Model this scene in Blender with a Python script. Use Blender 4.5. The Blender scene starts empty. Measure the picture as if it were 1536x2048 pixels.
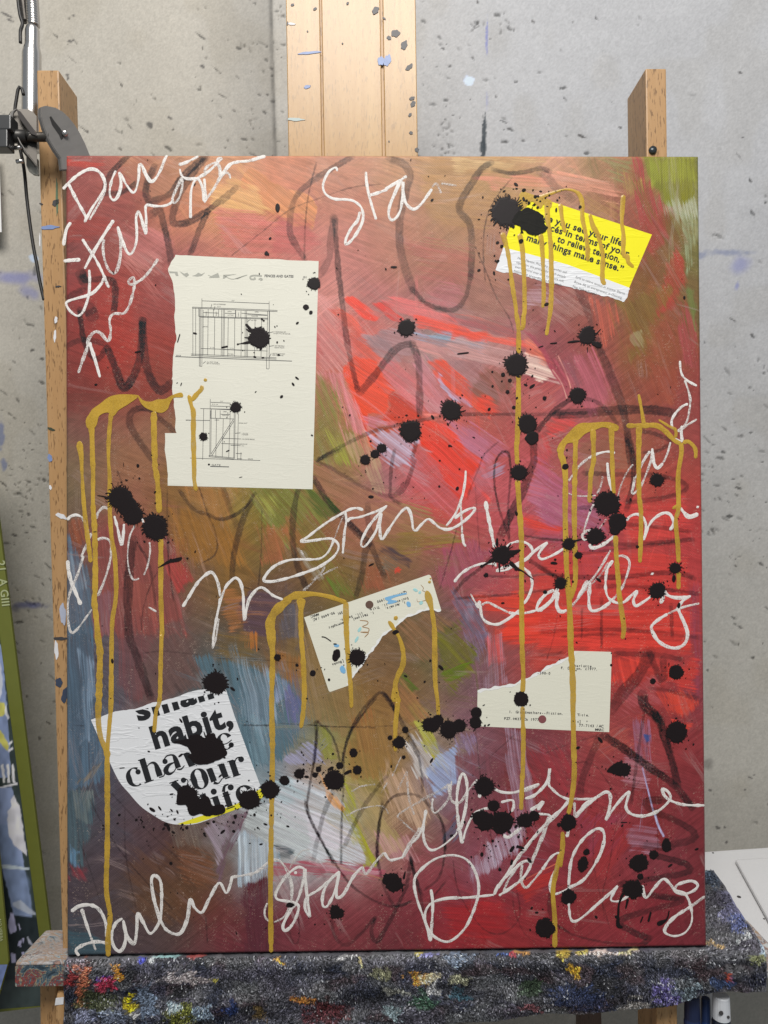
import bpy, bmesh, math, random
import numpy as np
from mathutils import Vector, Matrix
random.seed(5); RNG=np.random.RandomState(12)
SC=bpy.context.scene; COL=SC.collection; R=math.radians
# ---------------------------------------------------------------- camera
FPX=1479.; CX,CY=768.,1024.                       # focal length and centre on the 1536 x 2048 frame
PITCH=R(4.0); CAMZ=1.30
cam_d=bpy.data.cameras.new('camera'); cam=bpy.data.objects.new('camera',cam_d); COL.objects.link(cam)
cam_d.sensor_fit='VERTICAL'; cam_d.sensor_height=36.; cam_d.lens=36.*FPX/2048.
cam_d.clip_start=.02; cam_d.clip_end=50.
cam.location=(0,0,CAMZ); cam.rotation_euler=(R(90)-PITCH,0,0)
SC.camera=cam
# ---------------------------------------------------------------- light
world=bpy.data.worlds.new('World'); SC.world=world; world.use_nodes=True
bg=world.node_tree.nodes['Background']; bg.inputs[0].default_value=(.86,.93,1.,1); bg.inputs[1].default_value=.30
def lamp(name,loc,target,sx,sy,power,col):
    d=bpy.data.lights.new(name,'AREA'); d.shape='RECTANGLE'; d.size=sx; d.size_y=sy; d.energy=power; d.color=col
    o=bpy.data.objects.new(name,d); COL.objects.link(o); o.location=loc
    o.rotation_euler=(Vector(target)-Vector(loc)).to_track_quat('-Z','Y').to_euler(); return o
lamp('ceiling_light',(.02,-.70,3.0),(0,.75,1.2),1.1,.7,54.,(1.,.965,.92))
lamp('work_light',(-.10,.34,2.30),(.0,.98,1.45),.16,.10,.30,(1.,.97,.93))
SC.view_settings.view_transform='Standard'; SC.view_settings.look='None'; SC.view_settings.exposure=0; SC.view_settings.gamma=1
SC.view_settings.use_curve_mapping=False
SC.cycles.max_bounces=6; SC.cycles.diffuse_bounces=3; SC.cycles.glossy_bounces=2; SC.cycles.transparent_max_bounces=6
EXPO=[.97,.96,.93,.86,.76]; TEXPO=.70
# ---------------------------------------------------------------- paint on the canvas (pigment plus painted weave glints; other light comes from the lamps)
TILES = dict(A=(110,300,350/1536),B=(110,620,350/1536),C=(430,300,350/1536),D=(750,300,350/1536),E=(1080,300,350/1536),
 F=(620,580,350/1536),G=(900,580,350/1536),H=(1080,580,350/1536),I=(1080,860,350/1536),J=(800,880,350/1536),K=(500,900,350/1536),
 L=(110,920,350/1536),M=(330,920,350/1536),N=(1080,1100,350/1536),O=(800,1120,350/1536),P=(400,1180,350/1536),
 Q=(560,1380,350/952),R=(840,1420,350/952),S=(1090,1400,350/952),U=(1080,1600,350/952),V=(790,1600,350/952),
 W=(500,1600,350/952),X=(110,1240,350/952),Y=(110,1580,350/952),Z=(380,1480,350/952),
 CL=(980,370,340/1536),SL=(170,1330,410/1536),CC=(600,1140,300/1536),CR=(940,1290,300/1536),PA=(330,500,320/1536),PB=(330,740,320/1536),
 PX=(0,0,1.0))
def pts(s):
    """'A: x,y x,y J: x,y' -> points measured on the canvas face"""
    out=[]; t=TILES['PX']
    for w in s.split():
        if w.endswith(':'): t=TILES[w[:-1]]
        else:
            a=[float(v) for v in w.split(',')]
            out.append((t[0]+a[0]*t[2], t[1]+a[1]*t[2])+tuple(v*t[2] for v in a[2:]))
    return out
def smooth(P, step=3.0, closed=False):
    P=np.array(P,float); n=len(P)
    if n<3 and not closed:
        d=np.linalg.norm(P[-1,:2]-P[0,:2]); k=max(2,int(d/step)+1)
        return P[0]+(P[-1]-P[0])*np.linspace(0,1,k)[:,None]
    out=[]; m=n if closed else n-1
    for i in range(m):
        if closed: p0,p1,p2,p3=P[i-1],P[i],P[(i+1)%n],P[(i+2)%n]
        else: p0,p1,p2,p3=P[max(i-1,0)],P[i],P[i+1],P[min(i+2,n-1)]
        k=max(1,int(np.linalg.norm(p2[:2]-p1[:2])/step)); t=(np.arange(k)/k)[:,None]
        out.append(.5*(2*p1+(p2-p0)*t+(2*p0-5*p1+4*p2-p3)*t*t+(3*p1-p0-3*p2+p3)*t**3))
    if not closed: out.append(P[-1:])
    return np.concatenate(out)
_R=np.random.RandomState(7).rand(256,256).astype(np.float32)
def vnoise(x,y):
    xi=np.floor(x).astype(int); yi=np.floor(y).astype(int); fx=x-xi; fy=y-yi
    fx=fx*fx*(3-2*fx); fy=fy*fy*(3-2*fy)
    a=_R[yi&255,xi&255]; b=_R[yi&255,(xi+1)&255]; c=_R[(yi+1)&255,xi&255]; d=_R[(yi+1)&255,(xi+1)&255]
    return (a+(b-a)*fx)*(1-fy)+(c+(d-c)*fx)*fy
def lin(c):
    c=np.asarray(c,float)/255.; return np.where(c<=.04045,c/12.92,((c+.055)/1.055)**2.4)
def sstep(a,b,x):
    t=np.clip((x-a)/(b-a),0,1); return t*t*(3-2*t)
BASE = """340:150,150,80,75;250,165,95,80;350,172,122,92;450,198,142,106;560,200,132,102;680,186,131,106;800,186,140,106;900,180,140,100;1000,190,150,105;1100,205,150,125;1200,165,135,95;1250,165,95,75;1330,130,125,45;1380,125,125,60
420:150,150,75,70;250,150,75,68;350,185,115,85;450,205,140,95;560,200,120,90;680,185,120,100;800,180,125,100;900,170,125,90;1000,170,125,90;1150,175,125,95;1230,150,90,70;1300,150,75,60;1380,140,140,90
500:150,130,68,65;250,150,80,72;350,165,95,90;480,190,115,100;600,190,115,105;700,190,120,110;800,175,115,95;900,165,120,90;1000,165,115,95;1300,140,70,50;1380,115,110,60
600:150,140,60,58;230,165,60,50;310,150,75,70;660,200,130,120;760,180,110,105;880,170,105,100;980,160,110,95;1080,150,90,85;1180,150,85,75;1280,130,95,45;1340,150,75,55;1385,100,100,55
700:150,130,55,50;230,170,55,45;320,150,60,50;650,200,110,110;720,215,100,90;800,170,120,115;900,160,140,140;1000,190,130,125;1100,150,75,80;1200,150,75,65;1280,140,95,50;1350,150,75,55
780:150,125,55,48;250,135,60,50;330,130,62,50;650,170,120,90;740,215,100,80;850,195,110,110;950,190,95,90;1000,140,90,80;1090,180,95,95;1160,170,88,95;1300,140,70,55;1370,145,65,60
860:150,125,85,75;250,145,95,75;330,140,100,75;660,140,120,60;720,190,115,100;780,205,90,70;880,205,90,75;960,185,88,80;1050,180,82,80;1120,165,82,80;1250,150,85,65;1330,145,80,65;1380,150,65,65
940:150,125,100,75;250,145,100,70;640,140,120,60;700,160,120,80;780,165,120,130;860,210,80,70;960,185,98,105;1060,185,80,82;1160,160,95,80;1260,155,85,60;1360,165,70,60
1000:150,115,100,75;250,150,95,75;350,130,95,50;420,155,110,65;480,150,120,60;540,115,115,45;640,145,100,70;740,175,105,95;830,195,90,90;900,215,72,62;980,190,82,85;1080,182,92,105;1180,165,85,95;1280,185,70,62;1370,175,62,58
1080:150,120,75,65;230,140,70,65;300,135,75,60;380,140,100,45;460,145,100,45;540,130,110,50;620,140,95,55;720,155,100,75;800,150,115,75;880,165,95,80;960,178,80,80;1080,175,70,75;1180,165,72,90;1280,190,66,62;1370,180,60,60
1160:150,100,90,90;200,110,80,75;280,135,75,70;350,130,70,65;400,120,95,60;480,130,95,45;560,105,75,65;640,130,95,50;700,110,105,45;760,140,85,65;840,115,90,62;900,150,85,90;960,170,75,85;1060,188,75,70;1180,188,66,65;1280,198,60,55;1370,180,60,60
1240:150,85,90,100;200,90,85,90;280,130,72,70;350,125,75,72;400,95,90,70;480,120,75,40;560,95,75,75;620,110,95,65;760,125,95,65;850,115,95,55;920,110,90,98;980,180,68,58;1080,202,62,47;1200,198,60,50;1300,202,57,50;1380,165,60,62
1320:150,75,90,105;210,95,80,85;290,105,75,75;360,110,75,65;410,80,90,92;480,95,95,80;560,130,95,50;620,125,100,60;760,125,95,65;820,115,90,65;900,95,105,40;940,120,90,100;1020,150,75,75;1120,185,66,56;1250,180,56,50;1340,195,60,50;1390,150,60,65
1400:150,70,90,105;220,90,85,95;300,110,80,75;400,75,95,100;480,90,115,130;550,110,120,145;620,130,110,65;700,135,105,60;780,135,95,50;860,130,100,65;920,125,85,95;1260,150,60,60;1340,165,55,50;1390,135,60,70
1480:150,75,85,100;200,85,90,105;480,90,115,120;540,110,135,155;610,110,110,110;650,145,145,70;720,140,105,60;800,150,110,70;860,155,145,95;920,130,95,115;980,130,75,80;1060,122,62,70;1130,140,65,70;1200,150,65,60;1280,155,70,75;1350,150,52,50;1400,138,55,60
1560:150,75,85,90;210,75,75,90;270,90,75,80;540,130,145,150;600,150,140,150;660,185,140,100;710,150,145,60;770,140,110,60;820,165,125,85;880,150,150,175;930,130,75,80;1010,112,60,66;1090,142,60,65;1180,150,55,60;1260,140,60,65;1340,128,48,52;1400,130,50,55
1640:150,70,80,85;210,80,70,80;300,85,62,65;400,90,65,60;470,150,145,150;540,175,180,180;610,190,190,195;660,185,178,178;710,160,155,85;770,160,130,95;830,160,125,100;890,110,85,92;930,130,60,65;1000,138,62,70;1100,132,52,57;1200,148,50,55;1300,135,54,60;1390,122,46,51
1720:150,75,65,72;230,80,65,70;320,85,60,60;400,95,65,45;440,105,75,55;490,150,160,170;540,170,170,165;600,170,165,170;680,185,172,172;750,165,120,110;820,148,78,86;900,130,52,60;960,140,90,105;1010,130,60,70;1100,138,50,60;1200,140,50,55;1300,130,58,67;1390,115,45,50
1800:150,75,60,68;230,80,65,62;320,85,65,45;400,95,65,40;450,110,52,50;510,90,42,50;600,128,58,66;700,136,62,68;800,120,50,58;880,134,46,55;1000,138,41,48;1100,135,45,50;1200,138,49,50;1300,130,43,50;1390,115,42,48
1870:150,60,72,80;230,75,62,68;320,80,62,62;400,85,58,58;450,118,46,55;520,88,42,50;600,114,51,58;700,114,50,55;800,106,46,52;900,138,39,46;1000,142,42,45;1100,130,42,48;1200,130,45,52;1300,124,42,50;1390,108,40,48"""
# P|colour|alpha|feather|bristle angle|bristle strength|outline      S|colour|alpha|width|bristle|line
BRUSH = """P|186,66,54|.7|8|3|.8|A: 70,60 420,90 400,160 80,150
P|140,62,60|.6|10|2|.5|A: 90,140 470,150 440,230 380,180 120,260
P|158,62,52|.5|12|4|.7|A: 60,640 380,560 560,620 420,760 60,820
P|175,120,92|.75|14|30|.5|A: 560,60 1040,60 1060,420 860,420 700,340 560,200
P|210,140,94|.9|6|38|.35|C: 280,170 560,270 740,380 890,480 870,600 840,700 640,640 450,560 300,420 200,320
P|216,168,108|.7|12|16|1|C: 0,300 180,240 420,420 460,520 280,560 0,540
P|198,108,98|.7|16|4|.9|C: 0,560 300,560 640,620 700,760 560,920 300,900 100,820
P|214,128,112|.6|10|4|1|C: 0,520 340,560 420,640 200,660 0,640
P|196,132,124|.6|4|52|1|C: 0,640 60,650 330,930 240,935
P|190,96,92|.6|14|8|.6|C: 520,560 880,620 840,700 960,780 760,940 520,900
P|196,120,116|.6|20|30|.9|A: 540,700 960,720 1000,900 760,1000 600,960
P|186,120,112|.5|14|35|.9|A: 620,860 940,900 900,1060 660,1040
P|198,140,112|.5|16|2|1|C: 880,70 1500,70 1480,200 900,180
P|174,132,84|.6|20|6|.9|D: 360,60 1500,60 1400,420 900,700 500,640 420,300
P|212,178,128|.55|14|4|1.1|D: 700,80 1500,80 1460,170 720,190
P|212,138,112|.75|10|3|.9|D: 880,230 1490,220 1536,330 1000,330
P|176,92,88|.5|24|12|.9|D: 280,780 830,850 820,1160 420,1100
P|180,108,112|.6|16|14|.9|D: 380,1180 780,1200 760,1320 640,1390 460,1340
P|172,118,96|.5|14|24|.9|D: 900,1000 1060,1040 1180,1180 1000,1240
P|216,146,120|.75|14|12|1|E: 60,200 420,220 660,300 690,460 560,420 300,360 100,330
P|138,132,84|.8|18|20|.9|E: 520,60 820,60 800,180 720,260 600,200
P|170,130,80|.6|20|30|.9|E: 380,420 660,480 700,600 640,640 430,560
P|160,70,62|.9|14|80|1|E: 820,50 920,50 940,240 1020,420 1140,660 1080,760 900,640 800,420
P|172,140,72|.6|12|80|1.2|E: 720,180 870,260 860,360 800,420 750,300
P|128,126,42|.95|8|86|.5|E: 920,50 1366,50 1366,460 1100,480 1020,340 940,220
P|152,156,50|.6|16|84|1|E: 980,90 1360,80 1366,260 1000,300
P|190,196,176|.5|12|78|1.5|E: 1100,470 1366,455 1366,560 1240,600 1140,580
P|150,156,120|.7|8|84|1.4|E: 1210,540 1350,560 1340,900 1300,1150 1270,900
P|122,84,46|.7|18|62|.8|E: 1100,560 1230,600 1260,840 1080,900 960,1150 860,1500 740,1500 800,1280 920,960
P|150,64,52|.8|16|60|.8|E: 900,560 1080,600 1100,760 960,920 880,820
P|172,62,52|.75|12|60|.8|E: 1190,870 1260,920 1290,1150 1160,1400 1000,1500 1040,1250
P|126,98,46|.7|16|65|.9|H: 640,100 1060,0 1180,0 1000,260 900,560 780,620 840,300
P|146,74,54|.6|16|60|.8|H: 1180,60 1290,120 1250,420 1040,560 920,700 1000,400
P|160,70,72|.7|14|80|.9|H: 1240,120 1360,300 1376,700 1250,620
P|110,116,62|.8|8|80|1.2|H: 1290,0 1366,0 1366,360 1320,200
P|158,78,56|.6|14|65|.8|H: 940,640 1200,700 1180,1000 960,1000
P|196,92,70|.6|14|80|1|H: 440,60 660,120 660,400 560,480 520,300
P|168,160,120|.4|6|60|1|H: 780,370 880,340 880,540 840,520
P|176,130,120|.45|14|35|1.2|H: 0,0 320,20 420,200 200,260 0,240
P|186,150,158|.6|10|5|1|G: 690,0 840,0 830,130 690,130
P|206,138,132|.85|12|50|1.3|F: 60,40 260,130 180,160 330,480 340,640 220,720 60,760
P|218,146,138|.7|8|-32|1.4|F: 60,60 240,50 300,80 160,150 60,240
P|214,96,80|.9|8|40|.7|F: 170,150 280,150 400,260 480,420 640,600 560,660 430,560 330,420
P|232,78,62|.95|6|35|.5|F: 310,90 400,60 520,130 630,240 580,270 460,220 360,160
P|214,72,64|.9|6|35|.6|F: 560,90 670,110 800,220 830,280 770,300 680,230 610,160
P|216,110,108|.75|8|16|1.2|F: 640,80 860,100 1100,180 1536,320 1536,390 1260,300 960,260 800,200
P|226,88,74|.9|8|13|.7|F: 920,230 1200,300 1536,360 1536,450 1280,420 960,330
P|168,128,130|.9|10|14|1|F: 450,410 640,340 780,340 930,380 1200,420 1536,460 1536,640 1200,560 940,560 700,650 600,560
P|140,112,116|.6|14|35|1|F: 460,410 600,380 760,480 690,560 560,550
P|152,158,178|.85|10|12|1.1|F: 900,380 1180,380 1536,460 1536,560 1300,490 1000,440
P|226,150,140|.6|8|16|1.6|F: 900,440 1536,520 1536,600 1060,600 920,540
P|234,80,54|.97|6|30|.35|F: 300,660 430,580 600,620 650,760 745,850 690,970 665,1090 500,1080 510,1230 555,1390 480,1260 400,1020 340,820
P|212,132,134|.9|6|74|1.3|F: 160,735 290,720 350,900 480,1260 380,1260 260,1000
P|206,112,116|.92|8|40|1.5|F: 620,640 760,640 930,760 960,900 1030,1050 930,1040 800,920 660,770
P|130,124,62|.8|14|68|1.3|F: 50,760 160,840 300,1220 420,1300 480,1536 40,1536
P|160,158,64|.75|12|66|1.3|F: 160,1240 330,1330 380,1536 220,1536
P|190,150,120|.6|10|70|1.4|F: 300,1280 500,1260 590,1536 420,1536
P|204,66,48|.92|6|32|.6|F: 690,980 735,880 830,950 940,1050 960,1130 720,1180 660,1130
P|206,122,136|.8|8|20|1.2|F: 490,1100 640,1070 660,1150 560,1230 510,1200
P|190,178,200|.8|10|38|1.4|F: 535,1250 740,1230 930,1330 910,1450 980,1536 700,1536 590,1420
P|232,74,58|.95|8|38|.45|F: 990,1170 1190,1160 1330,1280 1536,1536 1060,1536 960,1350
P|190,112,130|.9|10|36|1.2|F: 1180,1130 1340,1150 1536,1300 1536,1520 1400,1400
P|204,132,140|.9|8|52|1.3|F: 900,560 1050,610 1100,820 1270,1010 1160,1120 1030,1060 960,860
P|218,84,64|.92|8|38|.7|F: 1060,620 1180,640 1440,860 1536,940 1536,1090 1400,1040 1220,900 1110,760
P|168,118,118|.85|10|36|1.1|F: 1130,560 1536,600 1536,900 1330,740 1180,640
P|192,178,206|.85|4|42|1.2|F: 1095,710 1160,790 1300,920 1450,1060 1400,1060 1230,930 1130,810
P|226,122,110|.7|8|6|1|F: 1000,1080 1130,1080 1110,1120 1000,1120
P|228,92,74|.85|8|14|.8|G: 0,300 300,370 600,430 760,490 740,540 560,500 200,430 0,410
P|150,84,86|.7|16|14|.9|G: 300,260 560,280 600,420 380,400 0,290 0,230
P|190,142,138|.85|10|14|1.3|G: 0,440 240,470 560,540 860,640 960,810 700,770 480,700 200,600 0,560
P|244,206,190|.9|6|18|1.5|G: 640,560 860,650 950,800 800,790 660,730
P|228,122,98|.9|6|32|.9|G: 640,440 760,490 850,580 900,690 800,640 660,560
P|138,88,76|.85|14|40|.8|G: 300,680 480,720 560,820 400,1010 240,940 180,860
P|224,72,54|.85|12|20|.6|G: 230,930 330,930 420,1060 360,1140 230,1030
P|182,92,88|.9|8|-35|1.7|G: 560,810 900,820 990,850 840,1080 620,1080 580,940
P|166,78,88|.92|6|58|.8|G: 640,380 760,420 960,640 1060,860 1010,930 900,700 760,480
S|238,160,146|.9|2.2|.5|G: 950,580 1030,760 1060,860
S|244,190,170|.8|1.6|.6|G: 900,700 980,820 1025,950
P|178,92,104|.85|12|66|1.2|G: 980,620 1260,540 1430,980 1220,1080 1090,870
P|120,78,84|.5|10|66|1.1|G: 990,610 1080,590 1150,840 1080,860
P|218,72,68|.85|14|20|.7|G: 830,1170 960,1090 1120,1160 960,1290 860,1260
P|190,108,128|.8|12|34|1.2|G: 0,1120 180,1190 420,1300 520,1420 280,1536 140,1380
P|206,66,66|.7|14|70|.8|G: 760,1260 900,1300 860,1536 740,1536
P|226,66,52|.95|8|42|.4|J: 160,0 470,0 690,230 610,500 500,520 360,280
P|196,96,100|.8|14|42|1.2|J: 130,60 360,280 560,540 480,700 260,560 40,440
P|170,146,170|.7|10|-25|1.3|J: 700,280 900,190 880,280 760,330
P|196,110,120|.7|10|60|1|J: 620,300 820,160 830,380 700,460
P|184,108,132|.85|14|25|1.1|J: 1190,150 1420,420 1500,760 1260,720 1120,480
P|218,66,54|.85|14|14|.7|J: 1040,660 1240,700 1420,790 1400,850 1100,800
P|156,118,78|.85|12|18|1.1|J: 0,540 200,620 520,790 530,870 300,900 0,860
P|140,110,52|.8|12|-6|.9|J: 0,820 420,820 540,870 320,950 0,1000
P|160,80,96|.85|16|75|.9|J: 360,960 660,900 830,1010 640,1160 480,1290 330,1300
P|222,66,46|.9|14|4|.6|J: 640,1370 1040,1350 1100,1380 1100,1536 780,1500
P|108,98,116|.85|12|55|1.1|O: 460,270 600,350 720,500 750,640 640,680 540,580 490,450
P|150,140,160|.6|8|60|1.6|O: 560,380 640,380 660,520 580,500
P|130,106,128|.75|14|70|1.1|O: 560,600 760,640 770,790 640,880 600,760
P|222,62,44|.9|14|-4|.5|O: 900,540 1100,480 1480,460 1480,680 1100,720 900,720
P|212,70,60|.7|16|88|.7|O: 780,700 900,680 940,900 800,900
P|180,160,180|.28|6|88|2.2|O: 760,640 900,640 930,1100 760,1110
P|136,92,104|.6|16|80|1|O: 600,880 760,880 760,1140 620,1280
P|110,104,36|.9|10|42|1.3|O: 330,540 480,560 660,760 640,920 590,1020 470,1170 360,1030 320,800
P|96,114,30|.8|10|-20|1|O: 370,960 610,900 590,1010 460,1100 390,1040
P|140,102,72|.7|12|45|1.2|O: 30,560 200,470 330,480 480,560 340,640 320,900 60,800
P|92,106,40|.85|8|42|1|O: 0,990 60,1000 190,1160 130,1180 0,1060
P|160,112,70|.75|10|50|1.3|O: 0,1080 140,1200 240,1420 120,1480 0,1360
P|150,98,78|.6|18|10|.8|I: 340,60 700,60 790,320 420,420
P|150,110,90|.5|12|70|1|I: 360,260 560,300 500,520 420,460
P|178,92,118|.8|18|30|1.1|I: 0,220 300,500 480,570 330,880 0,800
P|172,104,134|.6|12|20|1.2|I: 280,640 470,640 600,900 420,880 300,800
P|206,64,58|.75|14|5|.7|I: 520,620 1280,600 1300,900 800,960 640,700
P|204,60,52|.7|14|3|.6|N: 0,0 1300,60 1300,460 600,500 0,640
P|214,60,48|.8|16|3|.5|N: 20,540 600,500 1330,540 1330,900 400,860 0,830
P|170,66,74|.5|16|88|.8|N: 300,80 540,60 540,300 340,300
P|150,62,78|.6|12|88|.9|N: 1330,300 1400,300 1410,1300 1340,1200
P|216,64,50|.8|16|80|.6|N: 640,960 900,960 800,1140 640,1160
P|206,60,50|.8|14|10|.6|N: 1080,1000 1380,980 1380,1220 1100,1160
P|170,80,84|.7|12|35|1.1|N: 780,1200 1000,1140 1040,1380 880,1320 720,1440
P|220,72,50|.6|14|60|.8|N: 1060,1240 1340,1280 1300,1440 1150,1420
P|122,122,56|.9|14|52|1.4|K: 0,350 540,350 760,530 640,640 500,560 330,820 140,640
P|164,162,74|.75|18|55|1.2|K: 30,400 200,420 220,560 120,560
P|82,94,40|.85|10|48|1|K: 500,360 620,360 790,560 700,600 540,520
P|158,108,82|.85|12|28|1|K: 560,110 700,150 1000,340 1280,440 1536,560 1300,620 900,520 700,420 560,260
P|180,150,118|.6|8|70|1.6|K: 1000,60 1110,60 1230,400 1080,360
P|126,112,52|.8|16|55|1.5|K: 430,560 600,600 920,1290 700,1250 460,900
P|158,100,60|.55|12|60|1.2|K: 380,580 500,800 360,900 250,700
P|180,176,160|.4|4|55|2|K: 410,860 480,900 640,1150 560,1140
P|96,116,42|.7|12|60|1.2|K: 700,1120 820,1140 920,1300 760,1260
P|152,86,58|.8|14|70|.9|K: 1020,1020 1200,1060 1210,1180 1010,1260
P|208,72,50|.95|4|-15|.6|K: 1265,1070 1310,1040 1350,1050 1340,1085 1280,1105
P|136,104,62|.8|12|8|1|K: 1120,740 1500,760 1500,900 1300,900 1120,820
P|74,58,64|.8|10|30|.8|K: 1110,840 1240,880 1420,1000 1400,1060 1280,980 1130,910
P|110,100,86|.7|10|30|1|K: 1110,930 1300,980 1330,1040 1180,1060
P|154,104,44|.7|22|70|.8|M: 60,420 560,520 660,900 300,900 80,760
P|166,114,62|.6|16|75|.8|M: 160,240 600,260 560,500 400,480
P|140,66,62|.7|10|60|1|M: 0,680 60,700 240,1040 140,1150 0,1060
P|178,98,66|.55|16|75|.8|M: 860,560 1080,600 1060,900 860,900
P|140,74,68|.9|12|80|.7|L: 350,640 640,560 960,640 1060,900 1080,1160 1170,1536 330,1536 380,900
P|164,66,60|.9|5|60|.8|L: 960,920 1100,870 1205,1050 1080,1160
P|158,84,70|.5|14|85|1|L: 640,1060 860,1040 900,1380 700,1400
P|92,104,120|.92|8|82|1.2|L: 106,650 200,800 280,960 300,1150 330,1536 106,1536
P|140,152,166|.5|8|80|2|L: 110,800 240,900 280,1100 160,1160
P|142,80,56|.85|10|75|.8|L: 115,540 230,530 270,690 180,760 130,700
P|110,86,70|.5|12|85|1|L: 106,330 260,340 260,520 106,500
P|128,100,112|.5|10|86|1.4|L: 360,1150 520,1200 520,1536 380,1536
P|94,70,78|.9|10|8|.5|P: 420,0 800,70 700,180 580,390 380,380 330,150
P|168,108,62|.6|10|-6|1.6|P: 200,0 350,60 390,280 300,360 220,220
P|186,112,46|.8|8|85|1.3|P: 410,390 500,400 490,520 420,500
P|118,92,46|.6|18|8|.8|P: 100,380 420,400 480,560 300,620 130,560
P|92,92,106|.6|10|80|.8|P: 740,120 860,120 870,420 720,440 700,300
P|84,108,120|.95|12|76|1.3|P: -40,600 200,600 420,690 600,730 780,800 890,950 870,1280 760,1420 640,1536 360,1536 240,900 0,760
P|160,178,194|.42|20|78|1.8|P: 330,640 640,740 700,1000 560,1300 400,1100
P|150,164,196|.6|10|80|1.4|P: 640,750 800,800 820,960 680,980
P|108,104,146|.8|10|80|1.1|P: 780,860 890,960 870,1140 800,1180 760,1000
P|120,148,160|.5|8|78|2|P: 420,1100 600,1150 640,1536 480,1536
P|150,100,52|.75|14|85|.8|P: 680,560 880,580 880,860 760,780 680,700
P|140,112,72|.85|10|78|1.5|P: 940,300 1040,520 1160,890 1320,830 1480,960 1280,1280 1080,1160 940,1120 930,700
P|154,152,180|.85|8|40|1.2|P: 860,1390 1000,1330 1080,1536 740,1536
P|144,144,62|.9|6|75|1.1|P: 1030,1170 1130,1250 1190,1380 1210,1536 1090,1490 1030,1340
P|150,96,52|.7|16|80|1|P: 1340,1150 1520,1060 1536,1420 1380,1380
P|198,200,206|.92|8|22|1.6|Q: -60,520 140,490 290,560 400,720 430,830 490,940 280,950 120,890 -90,800
P|214,204,214|.7|6|22|1.8|Q: 0,640 200,660 380,800 300,860 60,740
P|168,190,196|.6|8|20|1.6|Q: -100,500 60,500 140,600 -100,600
P|220,156,90|.92|5|55|.9|Q: 215,470 290,560 365,650 325,665 260,590
P|160,156,56|.92|6|64|1.3|Q: 345,480 400,560 430,740 530,940 470,940 390,780 340,620
P|168,144,98|.85|10|60|1.7|Q: 400,480 540,600 600,760 700,860 560,900 440,720
P|150,112,62|.8|14|76|1|Q: 340,330 480,180 620,120 620,380 540,480 400,480
P|188,154,128|.85|10|66|1.5|Q: 560,470 700,420 790,500 830,650 770,760 680,680 600,600
P|200,148,150|.6|10|62|1.5|Q: 520,780 700,800 740,940 560,910
P|196,190,186|.85|8|60|1.3|Q: 690,240 780,260 840,400 800,470 740,480
P|172,168,70|.9|6|60|1.2|Q: 720,170 790,170 870,290 880,400 840,400 780,290
P|156,172,208|.8|8|40|.7|Q: 800,440 870,360 952,290 970,480 900,570 850,590 830,520
P|142,122,156|.6|10|70|1.2|R: 185,120 290,140 305,240 250,235 185,230
P|172,146,166|.5|10|82|2.0|R: 450,95 560,110 570,250 640,560 560,720 420,850 260,935 245,850 420,690 500,640 480,300
P|190,176,194|.55|8|75|2.2|R: 500,640 570,640 520,760 400,860 290,900 360,760
P|92,88,108|.8|8|-50|.8|R: 190,560 215,600 200,680 120,740 150,650
P|120,66,76|.6|16|85|1|R: 190,260 440,220 440,600 300,640 210,560
P|150,48,56|.6|20|60|1|R: 600,200 820,220 800,460 640,480
P|150,96,118|.8|10|84|1.3|S: 480,90 560,140 570,330 480,310
P|58,78,136|.9|5|85|1|S: 540,180 580,190 575,240 555,245
P|206,66,50|.8|14|80|.8|S: 640,0 830,0 800,60 700,80
P|216,66,50|.85|8|10|.7|S: 680,110 790,120 780,170 690,160
P|172,116,128|.7|12|4|1.6|S: 420,300 560,280 560,460 440,470
P|174,80,70|.6|14|-30|1|S: 230,220 460,130 470,260 300,300
S|186,180,222|.9|2.6|.3|S: 530,370 565,510 590,610
S|190,190,230|.9|4|.3|S: 595,610 615,680 645,740
P|160,112,130|.7|8|6|1.7|U: 470,140 640,150 650,270 480,270
P|150,60,80|.6|16|-50|1|U: 140,80 480,60 440,260 280,300
P|152,48,50|.7|16|-60|.8|U: 300,120 470,140 480,240 380,420 300,420
S|232,120,90|.8|2|.4|V: 640,470 760,405 880,345
P|170,46,42|.8|14|-20|.6|V: 640,470 860,380 880,440 700,530
P|158,34,38|.7|24|4|.5|V: 240,560 560,560 640,720 300,760
P|158,172,184|.85|8|87|1.7|Z: 250,490 480,560 495,640 380,770 255,780
P|196,206,214|.5|8|87|2|Z: 260,500 460,580 450,700 300,760
P|180,186,186|.9|8|24|1.6|Z: 300,400 450,340 640,420 660,660 480,580 300,480
P|112,86,98|.9|6|-68|1.2|Z: 200,410 305,385 270,500 200,690 150,790 160,680
P|150,134,146|.8|8|60|1.5|Z: 70,470 215,400 205,540 150,660
P|70,76,84|.8|8|20|1.2|Z: 450,590 560,600 560,650 470,640
P|164,78,92|.9|6|8|1.4|W: 120,350 300,320 520,345 720,390 720,420 420,400 130,420
P|200,150,160|.6|4|8|1.8|W: 330,330 700,390 700,410 420,385
P|86,40,50|.85|10|86|.7|W: -30,440 95,430 100,830 -30,830
P|150,84,90|.5|12|8|1.3|W: 460,400 700,440 600,520 480,500
P|72,90,98|.9|10|84|1.2|Y: 62,0 190,0 220,120 140,400 66,390
P|130,136,130|.4|8|80|2|Y: 100,0 190,20 180,180 110,160
P|96,128,156|.8|5|85|1.2|Y: 85,300 130,340 130,405 95,400
P|136,54,62|.7|14|60|1|Y: 85,410 170,430 160,490 90,470
P|98,66,46|.55|26|40|.7|Y: 400,400 650,300 800,330 880,480 700,700 450,720
P|130,80,54|.5|14|20|1.5|Y: 670,330 850,340 870,520 700,520
P|60,82,92|.9|10|4|.6|Y: 66,770 200,770 270,830 300,908 66,908
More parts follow.
